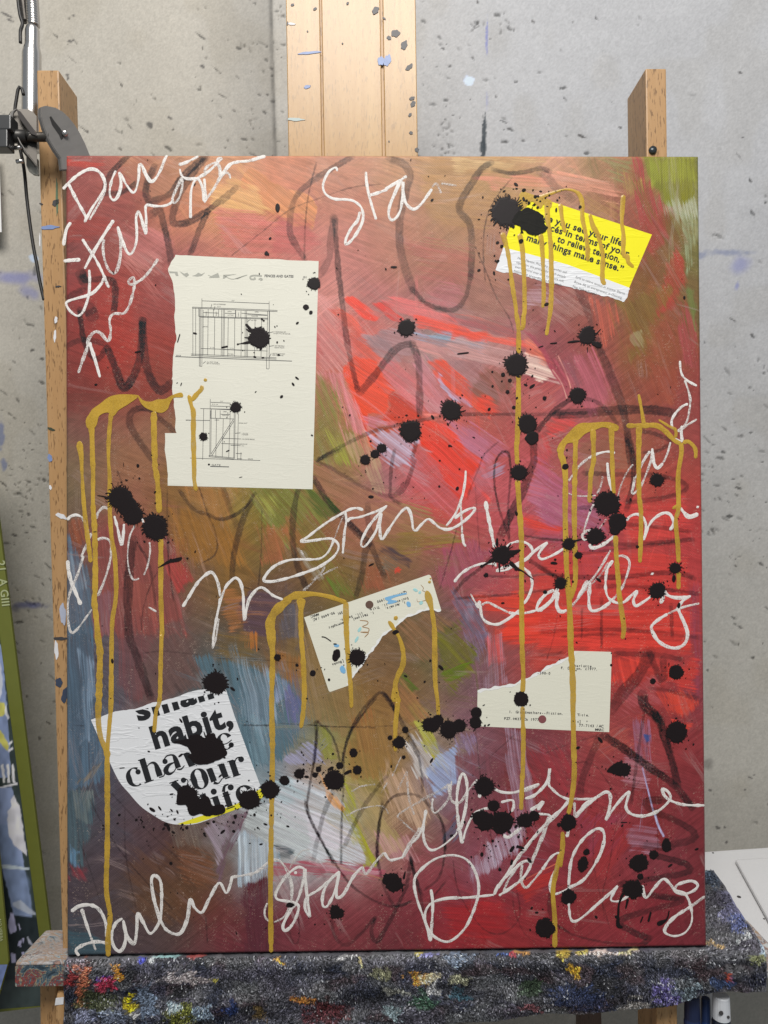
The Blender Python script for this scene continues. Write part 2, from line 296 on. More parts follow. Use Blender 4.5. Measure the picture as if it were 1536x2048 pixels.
P|120,110,100|.5|6|75|1.6|Y: 620,180 760,150 800,300 660,290
P|80,100,118|.9|10|87|1.4|X: 66,0 200,60 215,400 215,540 280,720 300,820 60,952 66,500
P|140,160,182|.5|10|87|2.|X: 135,150 205,240 200,640 150,660
P|130,110,80|.5|8|-60|1|X: 110,880 250,770 220,830 130,900
P|104,80,76|.7|12|60|1|X: 560,40 700,0 800,360 620,420 460,300
P|120,70,72|.6|14|85|1|X: 330,0 460,0 520,420 400,480 330,300"""
# width, strength, line : charcoal and graphite worked into the paint
CHARCOAL = """11|.75|A: 650,45 560,130 480,220 440,310 450,380 500,385 600,365 720,290
14|.75|A: 870,150 810,280 795,400 830,450 920,430 1030,370 1120,240 1310,60
13|.72|A: 1330,60 1200,220 1100,380 1040,540 1040,640 1150,640 1300,560 1420,470 1536,380 C: 60,450 180,335
15|.8|A: 850,570 920,530 960,680 1000,850 1020,990
11|.7|A: 1340,540 1260,720 1190,910
14|.8|A: 245,1080 260,1140 420,1130 510,1160 530,1260 520,1420
12|.7|A: 110,1330 150,1270 250,1230
12|.85|A: 215,1400 B: 230,130 250,250 310,390 380,430 450,330
11|.65|B: 90,325 200,270 300,265 440,300
15|.8|B: 460,330 520,480 600,680 680,600 740,440 760,280 768,90
16|.8|B: 770,100 775,280 800,480 860,640 930,710 1020,640
22|.9|A: 230,1090 270,1180
24|.9|A: 300,1390 330,1450
13|.7|B: 890,890 760,860 670,900 655,990 720,1120 860,1320
10|.55|B: 880,920 1000,1020 1050,1080
12|.6|C: 1210,55 1050,150 830,290 700,430 660,600 670,760 790,960
3|.6|C: 890,110 820,400 790,700 785,970
2.2|.5|C: 140,930 400,730 650,530 900,430 1200,330 1450,300
14|.6|C: 1040,590 1020,780 1000,960 920,1090
11|.72|C: 1050,600 1070,900 1100,1200 1140,1536 F: 290,200 330,480 380,720 420,880
15|.62|F: 440,900 560,760 680,600 780,500 900,470
14|.6|F: 900,480 950,620 962,850 960,1100
8|.55|F: 930,1330 900,1500 J: 130,180 60,380 0,470 K: 1350,300 1270,400 1150,390 1000,330 850,240 700,150 600,95 720,30 800,0
8|.6|F: 60,1495 300,1360 560,1240 800,1180 1150,1110
16|.62|D: 130,70 260,130 310,230 280,330 240,480 215,650 220,850 270,1050 340,1240
10|.65|D: 330,1220 440,1340 600,1400 720,1390 800,1280 840,1100
13|.6|D: 840,1120 850,850 830,650 740,530 770,420 850,290 930,170 1020,110
9|.62|D: 1030,170 1200,205 1330,190 1450,160 1536,190
18|.4|E: 0,190 60,230 130,320 280,430
2.4|.6|D: 1200,250 1090,380 1000,540 960,700 950,900 970,1150
2.4|.6|D: 880,850 980,1080 1060,1280 1180,1480 G: 560,380
16|.5|H: 340,20 420,180 480,330
16|.72|H: 480,420 560,600 640,800 710,980 750,1150 790,1400 810,1536
11|.7|I: 760,80 810,200 820,340 810,500 760,700
18|.75|H: 150,1090 400,1080 600,1060 800,1050 1000,1055 1180,1080
7|.55|G: 60,1090 300,1090 560,1090 900,1090 1200,1075
10|.7|G: 760,1240 860,1120 940,1040 1060,960
8|.65|G: 1190,950 1300,990 1400,1080 1470,1180
15|.75|G: 730,1320 735,1500 J: 1150,250 1080,450 1000,600 940,720 880,850
4.5|.7|J: 960,870 950,600 970,300 960,150 930,95 870,130 830,230 830,400 870,600 920,750 960,880
7|.6|J: 820,1020 700,1130 560,1240 480,1340
4|.6|J: 1090,840 1200,860 1440,885
9|.6|J: 1130,1050 1250,1130 1390,1220
5|.6|J: 740,1190 1000,1200 1300,1180 1440,1190
5|.55|J: 500,1390 800,1370 1100,1340 1350,1310
3|.4|J: 860,20 740,130 680,280 620,420 590,520
2|.4|J: 660,380 680,700 700,980
2.2|.5|J: 500,760 440,1000 350,1300
9|.55|I: 390,380 700,390 1000,400 1240,450 1285,520 1100,590 750,640
8|.55|I: 760,830 1000,850 1310,890
9|.6|I: 560,1000 900,1000 1340,960
6|.5|I: 0,955 200,965 400,960
7|.5|I: 330,1090 900,1020 1200,990
9|.55|I: 0,1200 150,1290 230,1320
10|.58|I: 200,1290 700,1290 1150,1250 1350,1300
8|.55|I: 500,1370 900,1380 1400,1440
8|.5|I: 320,690 420,680 500,690
8|.55|H: 880,1240 1000,1260 1150,1320
7|.5|I: 900,200 1040,180 1150,120
8|.5|N: 0,720 300,700 700,700 1050,730 1380,770
6|.45|N: 200,760 500,740 700,740
6|.45|N: 0,930 200,900
10|.55|N: 660,910 1000,920 1250,960
6|.5|N: 540,420 540,860
4|.45|N: 370,520 365,780
8|.5|N: 1150,480 1160,760
2|.45|N: 160,520 120,760 60,960
24|.55|N: 960,890 930,980 850,1120 740,1240 630,1400
14|.6|N: 960,900 1020,1050 1060,1140 1090,1120 1080,960
8|.5|N: 960,1210 1150,1240 1400,1310
21|.9|N: 900,1270 920,1370 1000,1440 1060,1510
15|.88|S: 590,70 630,130 650,200 690,330 720,460
14|.85|S: 320,195 430,265 560,360 700,460 800,585
15|.55|S: 300,195 240,330 200,440 190,520
14|.65|S: 640,545 550,550 570,595 700,650 810,720 800,760 700,785
16|.6|S: 530,790 640,800 690,800
12|.65|U: 610,300 700,320 800,350 820,375 780,400 600,430 430,460
12|.65|U: 520,510 700,530 770,550 560,610 430,660 500,715 590,750
12|.55|U: 600,750 560,785
8|.45|U: 640,530 760,540
4.5|.5|U: 90,680 200,740 400,780 580,780
6|.55|S: 540,60 520,200 490,400 470,560
2|.45|S: 560,150 550,350 560,500
2|.4|S: 150,350 250,340 330,430 400,560 430,760
2|.45|S: 0,290 130,240 300,190
17|.75|L: 690,700 660,900 640,1200 650,1536 X: 430,160 480,300 520,420
5|.65|L: 730,740 820,900 860,1100 880,1280
2.4|.55|L: 900,980 830,1120 770,1330 760,1500
3|.5|L: 1000,640 1000,900 1040,1240
2.4|.5|L: 540,80 580,180
7|.65|M: 130,270 250,430 380,480 480,520 580,500 700,420 790,290
11|.4|M: 510,250 570,430 640,600
3|.6|M: 300,240 370,460 430,600 460,740 430,840 330,900
12|.6|M: 760,370 700,480 640,680 600,860 590,1070
12|.68|M: 1170,260 1130,450 1120,650 1140,850 1190,1000 1240,1130
3|.5|M: 20,260 20,700 40,1000
2.4|.5|M: 850,430 845,800 820,1100
2.2|.5|M: 640,1090 780,1140 900,1120
11|.7|K: 560,250 700,470 850,620 1000,760
14|.75|K: 860,640 960,740 1040,820
12|.5|K: 1035,480 1035,600 1060,760
12|.62|K: 1050,800 1010,900 980,1100 930,1290
12|.62|K: 1060,820 1110,950 1180,1110
7|.6|K: 1270,0 1240,150 1230,350 1240,420 1320,470
5.5|.8|P: 1010,1150 1018,1300 995,1536
5|.7|P: 1020,1150 1130,1240 1190,1350 1230,1510
6|.75|P: 1536,950 1400,1130 1300,1300 1250,1520
3|.6|P: 380,1185 640,1190
1.6|.6|P: 940,1180 1200,1200 1536,1210
1.6|.45|P: 150,600 480,610 860,640
5|.75|Q: 205,170 192,350 165,500 150,650 210,790 290,945
6|.72|Q: 345,350 380,230 440,120 520,30 560,15 600,60 640,140
8|.65|Q: 560,15 620,100 690,230 750,350
4.5|.6|Q: 750,350 770,450 775,560
4.5|.65|Q: 340,340 347,480 335,700 330,945
9|.45|Q: 285,560 230,700 180,930
8|.6|Q: 585,465 500,570 430,680 350,850
5.5|.68|Q: 530,945 535,780 560,650 620,580 690,565 760,580 830,650 880,720 900,870
2|.5|Q: 640,240 850,170
1.6|.5|Q: 0,180 300,200 620,195
5|.7|W: 300,0 320,90 400,240 480,370 560,470 680,550 790,580 880,550
6|.65|W: 720,10 700,150 690,290 720,440 760,540 790,580
6.5|.6|W: 445,650 460,740 520,790 600,730 680,640
8|.7|W: 680,640 660,720 690,770 750,680 800,580 850,470 875,320
7|.7|W: 875,320 900,420 935,520
2.4|.45|W: 500,40 500,350
2.4|.45|W: 190,640 240,780 270,740 260,620
6|.65|V: 80,300 110,420 145,560 150,610
4.5|.55|V: 270,450 200,540 180,620
4.5|.55|V: 240,90 270,160 270,290 240,420 160,490
2.4|.5|V: 315,330 340,480 400,600 480,700 560,730 630,700 680,620 660,480
2.2|.45|V: 640,500 650,600 700,720 760,770
2.4|.45|V: 210,560 210,810
8|.5|V: 845,500 840,600 860,660
4|.45|V: 880,680 950,720
2|.4|U: 310,70 290,200 300,400 380,700
2|.4|U: 640,30 640,330
2|.4|U: 420,100 380,330 340,520 350,640
3|.55|Y: 190,50 250,170 340,310 450,450 640,650
2.4|.45|Y: 380,100 385,350 440,640
2.4|.45|Y: 310,20 480,200 700,400
2|.45|Y: 130,270 190,430 250,620
2.4|.5|Y: 820,690 830,830
2|.4|Y: 500,270 580,450
2|.4|X: 190,100 250,300 300,400
6|.4|X: 655,350 690,400
2|.45|X: 480,180 600,170 780,190
1.4|.5|X: 95,572 160,576
2.2|.45|R: 300,100 320,280 340,460
2.2|.4|R: 520,130 420,220 300,330
2.2|.4|R: 380,640 410,840
2|.4|S: 430,560 520,430"""
def poly_sdf(px,py,P):
    P=np.asarray(P,float); inside=np.zeros(px.shape,bool); d2=np.full(px.shape,1e12)
    n=len(P)
    for i in range(n):
        ax,ay=P[i]; bx,by=P[(i+1)%n]; ex,ey=bx-ax,by-ay
        t=np.clip(((px-ax)*ex+(py-ay)*ey)/max(ex*ex+ey*ey,1e-9),0,1)
        d2=np.minimum(d2,(px-ax-t*ex)**2+(py-ay-t*ey)**2)
        c=((ay>py)!=(by>py))&(px<(bx-ax)*(py-ay)/((by-ay) if abs(by-ay)>1e-9 else 1e-9)+ax)
        inside^=c
    d=np.sqrt(d2); return np.where(inside,d,-d)
def line_st(px,py,P):
    best=np.full(px.shape,1e12); S=np.zeros(px.shape); T=np.zeros(px.shape); acc=0.
    for i in range(len(P)-1):
        ax,ay=P[i][:2]; bx,by=P[i+1][:2]; ex,ey=bx-ax,by-ay; L=max((ex*ex+ey*ey)**.5,1e-6)
        t=np.clip(((px-ax)*ex+(py-ay)*ey)/(L*L),0,1); dx=px-ax-t*ex; dy=py-ay-t*ey; d=dx*dx+dy*dy
        m=d<best; best=np.where(m,d,best); S=np.where(m,np.sqrt(d)*np.sign(ex*dy-ey*dx),S); T=np.where(m,acc+t*L,T); acc+=L
    return S,T,acc
def paint_canvas(px,py):
    """colour (n,m,3, linear) and relief (n,m) of the worked paint for surface points px,py"""
    img=np.zeros(px.shape+(3,)); wsum=np.zeros(px.shape)
    # soft ground of colour
    cp=[]
    for row in BASE.split('\n'):
        y,rest=row.split(':')
        for q in rest.split(';'):
            x,r,g,b=[float(v) for v in q.split(',')]; cp.append((x,float(y),r,g,b))
    wx=px+26*(vnoise(px/60,py/60)-.5)+14*(vnoise(px/17+9,py/17)-.5); wy=py+26*(vnoise(px/60+70,py/60+31)-.5)+14*(vnoise(px/17,py/17+50)-.5)
    H,Wd=px.shape; hit=np.zeros(px.shape)
    for x,y,r,g,b in cp:
        ix=np.abs(px[H//2]-x)<230; iy=np.abs(py[:,Wd//2]-y)<230
        a,bb=np.where(iy)[0],np.where(ix)[0]
        if len(a)==0 or len(bb)==0: continue
        sl=(slice(a[0],a[-1]+1),slice(bb[0],bb[-1]+1))
        w=np.exp(-((wx[sl]-x)**2+(wy[sl]-y)**2)/(2*40.**2))+1e-7
        img[sl]+=w[...,None]*lin((r,g,b)); wsum[sl]+=w
    img/=np.maximum(wsum,1e-9)[...,None]
    hgt=np.zeros(px.shape); amap=(vnoise(px/160+21,py/160)-.3)*2.6; free=np.ones(px.shape)
    # faint bristle everywhere
    n0=vnoise((px*.94+py*.34)/70+3,(py*.94-px*.34)/2.2); n2=vnoise((px*.8-py*.6)/60+30,(py*.8+px*.6)/2.2); q=sstep(.35,.65,vnoise(px/120+11,py/120+4)); n0=n0*q+n2*(1-q); n1=vnoise(px/9,py/9)
    img*=(1+.26*(n0-.5)+.12*(n1-.5))[...,None]; hgt+=.25*n0
    seed=11
    for ln in BRUSH.split('\n'):
        f=ln.split('|'); seed+=17.3
        col=lin([float(v) for v in f[1].split(',')]); al=float(f[2])
        P=pts(f[-1]); Q=np.array([p[:2] for p in P]); pad=30
        x0,y0=Q.min(0)-pad; x1,y1=Q.max(0)+pad
        a=np.where((py[:,Wd//2]>y0)&(py[:,Wd//2]<y1))[0]; b=np.where((px[H//2]>x0)&(px[H//2]<x1))[0]
        if len(a)==0 or len(b)==0: continue
        sl=(slice(a[0],a[-1]+1),slice(b[0],b[-1]+1)); X=px[sl]; Y=py[sl]
        if f[0]=='P':
            fe=float(f[3]); an=math.radians(float(f[4])); hs=float(f[5])
            t=X*math.cos(an)+Y*math.sin(an); s=Y*math.cos(an)-X*math.sin(an)
            s=s+5*(vnoise(t/55+seed,s/40)-.5)
            h1=vnoise(t/80+seed,s/1.7); h2=vnoise(t/120+seed*2,s/5.5); hair=.6*h1+.4*h2
            # ragged edge along bristles
            d=poly_sdf(X+7*(vnoise(X/22+seed,Y/22)-.5)*2,Y+7*(vnoise(X/22,Y/22+seed)-.5)*2,Q)
            d=d+(hair-.5)*fe*1.8*min(hs,1.3)
            m=sstep(-fe*.40,fe*.50,d)
            k=al*m*np.clip(1-hs*.55*(1-hair*1.25),0,1)
            amap[sl]=np.where(m>.35,an,amap[sl]); free[sl]=np.where(m>.5,.75,free[sl])
        else:
            wd=float(f[3]); hs=float(f[4]); s,t,L=line_st(X,Y,smooth(Q,6))
            h1=vnoise(t/40+seed,s/1.3+50); hair=h1
            k=al*sstep(wd*.5+1.,wd*.5-1.,np.abs(s))*np.clip(1-hs*(1-h1),0,1); m=k
        v=(.70+.60*hair) if f[0]=='P' else 1.0
        c=col*(v[...,None] if f[0]=='P' else 1.0)
        img[sl]=img[sl]*(1-k[...,None])+c*k[...,None]
        hgt[sl]=hgt[sl]*(1-.8*m)+m*.8*hair
    # single brush touches laid along the strokes around them
    rs=np.random.RandomState(77); src=img.copy(); ys,xs=py[:,Wd//2],px[H//2]
    for q in range(2300):
        i,j=rs.randint(H),rs.randint(Wd); cx,cy=px[i,j],py[i,j]; an=amap[i,j]+rs.randn()*.16
        L=18+rs.rand()**2*80; w=2.2+rs.rand()**2*10; c,s=math.cos(an),math.sin(an)
        ex,ey=abs(c)*L+abs(s)*w+3,abs(s)*L+abs(c)*w+3
        a0,a1=np.searchsorted(ys,[cy-ey,cy+ey]); b0,b1=np.searchsorted(xs,[cx-ex,cx+ex])
        if a1-a0<3 or b1-b0<3: continue
        sl=(slice(a0,a1),slice(b0,b1)); X,Y=px[sl]-cx,py[sl]-cy; t=X*c+Y*s; u=Y*c-X*s+3*np.sin(t/L*1.6+q)
        hair=vnoise(t/45+q*3.1,u/1.35+q*1.7)
        k=(.12+.32*rs.rand())*sstep(1.,.55,np.abs(t)/L+.35*(hair-.5))*sstep(w+.8,w-.8,np.abs(u))*sstep(.30,.72,hair)
        oi,oj=min(max(i+rs.randint(-26,27),0),H-1),min(max(j+rs.randint(-26,27),0),Wd-1)
        col=src[oi,oj]*(.72+.62*rs.rand())
        if rs.rand()<.13: col=col*.65+np.array((.55,.42,.40))*.35
        img[sl]=img[sl]*(1-k[...,None])+col*k[...,None]; hgt[sl]+=.35*k
    dark=lin((38,27,30)); seed=400
    grain=vnoise(px/1.5,py/1.5)
    for ln in CHARCOAL.split('\n'):
        f=ln.split('|'); seed+=7.7; wd=float(f[0]); al=float(f[1]); Q=smooth([p[:2] for p in pts(f[2])],7)
        x0,y0=Q.min(0)-22; x1,y1=Q.max(0)+22
        a=np.where((py[:,Wd//2]>y0)&(py[:,Wd//2]<y1))[0]; b=np.where((px[H//2]>x0)&(px[H//2]<x1))[0]
        if len(a)==0 or len(b)==0: continue
        sl=(slice(a[0],a[-1]+1),slice(b[0],b[-1]+1)); X=px[sl]; Y=py[sl]
        s,t,L=line_st(X,Y,Q)
        w=wd*.49*(.82+.36*vnoise(t/30+seed,np.zeros_like(t)+seed)); soft=1.0+wd*.05
        m=sstep(w+soft,w-soft*.8,np.abs(s)+(vnoise(X/4+seed,Y/4)-.5)*2)
        k=np.minimum(al*1.05,.92)*(.62+.5*vnoise(t/48+seed*2,np.zeros_like(t)+seed))*m*(.74+.3*vnoise(t/14+seed,s/2.2))*np.clip(.66+.6*grain[sl],0,1)
        k*=sstep(-1,4,t)*sstep(-1,4,L-t)*.5+.5
        img[sl]=img[sl]*(1-k[...,None])+(dark*.85+img[sl]*.10)*k[...,None]
    def blur(a,r):
        for ax in (0,1):
            b=np.cumsum(np.concatenate([np.repeat(a.take([0],ax),r+1,ax),a,np.repeat(a.take([-1],ax),r,ax)],ax),ax)
            n=a.shape[ax]; a=(b.take(range(2*r+1,2*r+1+n),ax)-b.take(range(0,n),ax))/(2*r+1)
        return a
    big=blur(blur(img,16),16); fine=blur(img,1)
    img=np.clip(img+.30*(img-big)+.22*(img-fine),.002,.9)
    # dry scumble, plus pale flecks as painted glints on the weave
    fl=vnoise(px/1.3+5,py/1.1+9); pa=vnoise(px/38+2,py/38)*.6+vnoise(px/12,py/12+7)*.4
    k=.30*sstep(.80,.97,fl)*sstep(.35,.75,pa)
    img=img*(1-k[...,None])+lin((226,200,178))*k[...,None]
    img*=(1+.16*(vnoise(px/1.2+77,py/1.2)-.5))[...,None]
    g=img.mean(-1,keepdims=True); img=(g+(img-g)*.97)*.90
    return np.clip(img,.002,.9),hgt
# ---------------------------------------------------------------- frames and measuring
CAMR=Matrix.Rotation(R(90)-PITCH,3,'X')
def ray(px,py):                                   # direction in the world with unit camera depth
    return CAMR@Vector(((px-CX)/FPX,-(py-CY)/FPX,-1.))
def at(px,py,z): return Vector((0,0,CAMZ))+ray(px,py)*z
CORN=[(124,309),(1392,311),(1414,1894),(133,1913)]
DEP=[.70684,.71613,.70880,.69950]
_c=[np.array(at(p[0],p[1],d)) for p,d in zip(CORN,DEP)]
CW,CH=.610,.7622
_x=(_c[1]-_c[0])+(_c[2]-_c[3]); _x/=np.linalg.norm(_x)
_y=(_c[0]-_c[3])+(_c[1]-_c[2]); _y-=_x*(_y@_x); _y/=np.linalg.norm(_y); _z=np.cross(_x,_y)
_o=(_c[2]+_c[3])/2
EASEL=Matrix(((_x[0],_y[0],_z[0],_o[0]),(_x[1],_y[1],_z[1],_o[1]),(_x[2],_y[2],_z[2],_o[2]),(0,0,0,1)))   # origin: middle of the canvas' lower front edge
_Ei=EASEL.inverted()
_O=_Ei@Vector((0,0,CAMZ)); _E3=_Ei.to_3x3()
def on(px,py,zl=0.):                              # point of the easel frame plane z=zl seen at px,py
    d=_E3@ray(px,py); t=(zl-_O.z)/d.z; return (_O.x+d.x*t,_O.y+d.y*t)
def _homog():
    A=[]
    for px,py in [(124,309),(1392,311),(1414,1894),(133,1913),(768,1024)]:
        x,y=on(px,py)
        A.append([px,py,1,0,0,0,-x*px,-x*py,-x]); A.append([0,0,0,px,py,1,-y*px,-y*py,-y])
    _,_,v=np.linalg.svd(np.array(A)); return v[-1].reshape(3,3)
HM=_homog(); HI=np.linalg.inv(HM)
def M2(P):                                        # photo measurements -> canvas face (metres)
    P=np.asarray(P,float); q=np.c_[P[:,:2],np.ones(len(P))]@HM.T; return q[:,:2]/q[:,2:]
def PX2(X,Y):
    w=HI[2,0]*X+HI[2,1]*Y+HI[2,2]
    return (HI[0,0]*X+HI[0,1]*Y+HI[0,2])/w,(HI[1,0]*X+HI[1,1]*Y+HI[1,2])/w
MPP=.000478                                       # metres per measured unit on the canvas
# ---------------------------------------------------------------- objects
def empty(name,mat=None,label=None,cat=None,group=None):
    o=bpy.data.objects.new(name,None); COL.objects.link(o); o.empty_display_size=.05
    if mat is not None: o.matrix_world=mat
    tag(o,label,cat,group); return o
def tag(o,label=None,cat=None,group=None,kind=None):
    for k,v in (('label',label),('category',cat),('group',group),('kind',kind)):
        if v: o[k]=v
    return o
def link(name,me,mat,parent=None,smooth=False):
    if mat is not None: me.materials.append(mat)
    if smooth: me.shade_smooth()
    o=bpy.data.objects.new(name,me); COL.objects.link(o)
    if parent is not None: o.parent=parent
    return o
class MB:
    def __init__(s): s.v=[]; s.f=[]
    def add(s,v,f):
        k=len(s.v); s.v+= [tuple(p) for p in v]; s.f+=[tuple(i+k for i in q) for q in f]
    def box(s,a,b,c=None):
        x0,y0,z0=a; x1,y1,z1=b
        s.add([(x0,y0,z0),(x1,y0,z0),(x1,y1,z0),(x0,y1,z0),(x0,y0,z1),(x1,y0,z1),(x1,y1,z1),(x0,y1,z1)],
              [(3,2,1,0),(4,5,6,7),(0,1,5,4),(1,2,6,5),(2,3,7,6),(3,0,4,7)])
    def prism(s,poly,z0,z1):                      # outline in xy, between z0 and z1 (z1>z0)
        n=len(poly); a=sum(poly[i][0]*poly[(i+1)%n][1]-poly[(i+1)%n][0]*poly[i][1] for i in range(n))
        if a<0: poly=poly[::-1]
        s.add([(x,y,z0) for x,y in poly]+[(x,y,z1) for x,y in poly],
              [tuple(range(n))[::-1],tuple(range(n,2*n))]+[(i,(i+1)%n,n+(i+1)%n,n+i) for i in range(n)])
    def hexa(s,b,t):                              # two matching quads
        s.add(list(b)+list(t),[(3,2,1,0),(4,5,6,7),(0,1,5,4),(1,2,6,5),(2,3,7,6),(3,0,4,7)])
    def tube(s,P,r,n=12,cap=True):
        P=[Vector(p) for p in P]; rr=r if hasattr(r,'__len__') else [r]*len(P); V=[]; F=[]; up=Vector((0,0,1)); prev=None
        for i,p in enumerate(P):
            d=(P[min(i+1,len(P)-1)]-P[max(i-1,0)]).normalized()
            if prev is None: a=d.orthogonal().normalized()
            else: a=(prev-d*prev.dot(d)).normalized()
            prev=a; b=d.cross(a)
            V+=[p+(a*math.cos(2*math.pi*k/n)+b*math.sin(2*math.pi*k/n))*rr[i] for k in range(n)]
        for i in range(len(P)-1):
            for k in range(n): F.append((i*n+k,i*n+(k+1)%n,(i+1)*n+(k+1)%n,(i+1)*n+k))
        if cap: F.append(tuple(range(n))[::-1]); F.append(tuple(range((len(P)-1)*n,len(P)*n)))
        s.add(V,F)
    def build(s,name,mat,parent=None,bevel=0,smooth=False,tri=False):
        me=bpy.data.meshes.new(name); me.from_pydata(s.v,[],s.f); me.update()
        if bevel or tri:
            bm=bmesh.new(); bm.from_mesh(me)
            if bevel:
                bmesh.ops.remove_doubles(bm,verts=bm.verts,dist=1e-6)
                es=[e for e in bm.edges if len(e.link_faces)==2 and e.calc_face_angle(0)>.5]
                bmesh.ops.bevel(bm,geom=es,offset=bevel,segments=2,profile=.6,affect='EDGES',clamp_overlap=True)
            if tri: bmesh.ops.triangulate(bm,faces=[f for f in bm.faces if len(f.verts)>4])
            bm.to_mesh(me); bm.free()
        return link(name,me,mat,parent,smooth)
def vcol(me,arr,name='paint'):
    a=me.color_attributes.new(name,'FLOAT_COLOR','POINT')
    c=np.ones((len(me.vertices),4),np.float32); c[:,:3]=arr.reshape(-1,3); a.data.foreach_set('color',c.ravel())
def grid_mesh(name,X,Y,Zv,colour=None):
    ny,nx=X.shape; me=bpy.data.meshes.new(name)
    me.vertices.add(nx*ny); me.vertices.foreach_set('co',np.stack([X,Y,Zv],-1).astype(np.float32).ravel())
    i=np.arange((ny-1)*(nx-1)); r,c=i//(nx-1),i%(nx-1); a=r*nx+c
    q=np.stack([a,a+1,a+1+nx,a+nx],-1).astype(np.int32)
    m=len(q); me.loops.add(4*m); me.loops.foreach_set('vertex_index',q.ravel())
    me.polygons.add(m); me.polygons.foreach_set('loop_start',np.arange(0,4*m,4,dtype=np.int32))
    try: me.polygons.foreach_set('loop_total',np.full(m,4,np.int32))
    except Exception: pass
    me.update(calc_edges=True); me.validate()
    if colour is not None: vcol(me,colour)
    me.shade_smooth(); return me
# ---------------------------------------------------------------- materials
class NT:
    def __init__(s,name):
        s.m=bpy.data.materials.new(name); s.m.use_nodes=True; s.t=s.m.node_tree; s.p=s.t.nodes['Principled BSDF']
        s.co=s.n('ShaderNodeTexCoord').outputs['Object']
    def n(s,k,**kw):
        o=s.t.nodes.new(k)
        for a,b in kw.items(): setattr(o,a,b)
        return o
    def l(s,a,b): s.t.links.new(a,b)
    def mapping(s,scale,rot=(0,0,0),src=None):
        m=s.n('ShaderNodeMapping'); m.inputs['Scale'].default_value=scale; m.inputs['Rotation'].default_value=rot; s.l(src or s.co,m.inputs[0]); return m.outputs[0]
    def noise(s,scale,det=3,rough=.55,vec=None,dist=0):
        o=s.n('ShaderNodeTexNoise'); o.inputs['Scale'].default_value=scale; o.inputs['Detail'].default_value=det; o.inputs['Roughness'].default_value=rough
        o.inputs['Distortion'].default_value=dist; s.l(vec or s.co,o.inputs['Vector']); return o.outputs['Fac']
    def ramp(s,fac,stops):
        r=s.n('ShaderNodeValToRGB'); e=r.color_ramp.elements
        while len(e)<len(stops): e.new(.5)
        for i,(p,c) in enumerate(stops): e[i].position=p; e[i].color=(tuple(c)+(1,))[:4] if hasattr(c,'__len__') else (c,c,c,1)
        s.l(fac,r.inputs[0]); return r.outputs[0]
    def mix(s,f,a,b,mode='MIX'):
        o=s.n('ShaderNodeMix',data_type='RGBA',blend_type=mode)
        for i,v in ((0,f),(6,a),(7,b)):
            if hasattr(v,'is_linked') or hasattr(v,'links'): s.l(v,o.inputs[i])
            elif i==0: o.inputs[0].default_value=v
            else: o.inputs[i].default_value=(tuple(v)+(1,))[:4]
        return o.outputs[2]
    def math(s,op,a,b=0.):
        o=s.n('ShaderNodeMath',operation=op)
        for i,v in ((0,a),(1,b)):
            if hasattr(v,'links'): s.l(v,o.inputs[i])
            else: o.inputs[i].default_value=v
        return o.outputs[0]
    def bump(s,h,st,dist=.001,nrm=None):
        b=s.n('ShaderNodeBump'); b.inputs['Strength'].default_value=st; b.inputs['Distance'].default_value=dist; s.l(h,b.inputs['Height'])
        if nrm: s.l(nrm,b.inputs['Normal'])
        s.l(b.outputs[0],s.p.inputs['Normal']); return b.outputs[0]
    def col(s,c):
        if hasattr(c,'links'): s.l(c,s.p.inputs['Base Color'])
        else: s.p.inputs['Base Color'].default_value=(tuple(c)+(1,))[:4]
    def set(s,rough=.5,spec=.5,metal=0):
        s.p.inputs['Roughness'].default_value=rough; s.p.inputs['Specular IOR Level'].default_value=spec; s.p.inputs['Metallic'].default_value=metal
    def attr(s,name):
        a=s.n('ShaderNodeAttribute'); a.attribute_name=name; return a.outputs['Color']
def weave(t,amp=.35):                             # canvas weave
    a=t.n('ShaderNodeTexWave',wave_type='BANDS',bands_direction='X'); a.inputs['Scale'].default_value=190; t.l(t.mapping((1,1,1),(0,0,R(44))),a.inputs[0])
    b=t.n('ShaderNodeTexWave',wave_type='BANDS',bands_direction='X'); b.inputs['Scale'].default_value=190; t.l(t.mapping((1,1,1),(0,0,R(-46))),b.inputs[0])
    return t.math('MULTIPLY',t.math('ADD',a.outputs['Fac'],b.outputs['Fac']),amp)
def m_canvas():
    t=NT('painted_canvas'); t.col(t.attr('paint')); t.set(.46,.28)
    h=t.math('ADD',weave(t,.3),t.math('MULTIPLY',t.noise(900,2),.7)); t.bump(h,.32,.0006)
    t.l(t.ramp(t.noise(60,3),[(.3,.36),(.7,.58)]),t.p.inputs['Roughness']); return t.m
def m_wood(name,c0,c1,c2,axis=1,fleck=.5,rough=.42):
    t=NT(name); sc=[60,60,60]; sc[axis]=3.
    g=t.noise(1.,4,.6,t.mapping(tuple(sc)),.6); sc2=[620,620,620]; sc2[axis]=105
    f=t.noise(1.,2,.5,t.mapping(tuple(sc2)))
    c=t.ramp(g,[(.3,c0),(.52,c1),(.72,c0)])
    sc3=[14,14,14]; sc3[axis]=1.2
    c=t.mix(t.ramp(t.noise(1.,2,.5,t.mapping(tuple(sc3))),[(.35,0.),(.7,.45)]),c,c2)
    c=t.mix(t.ramp(f,[(.59,0.),(.65,fleck)]),c,tuple(v*.42 for v in c2))
    t.col(c); t.set(rough,.45); t.bump(f,.12,.0005); return t.m
def m_flat(name,c,rough=.5,spec=.4,var=.06,scale=90,metal=0,bump=.0):
    t=NT(name); n=t.noise(scale,3)
    t.col(t.mix(n,tuple(v*(1-var) for v in c),tuple(min(1,v*(1+var)) for v in c))); t.set(rough,spec,metal)
    if bump: t.bump(t.noise(scale*4,3),bump,.0008)
    return t.m
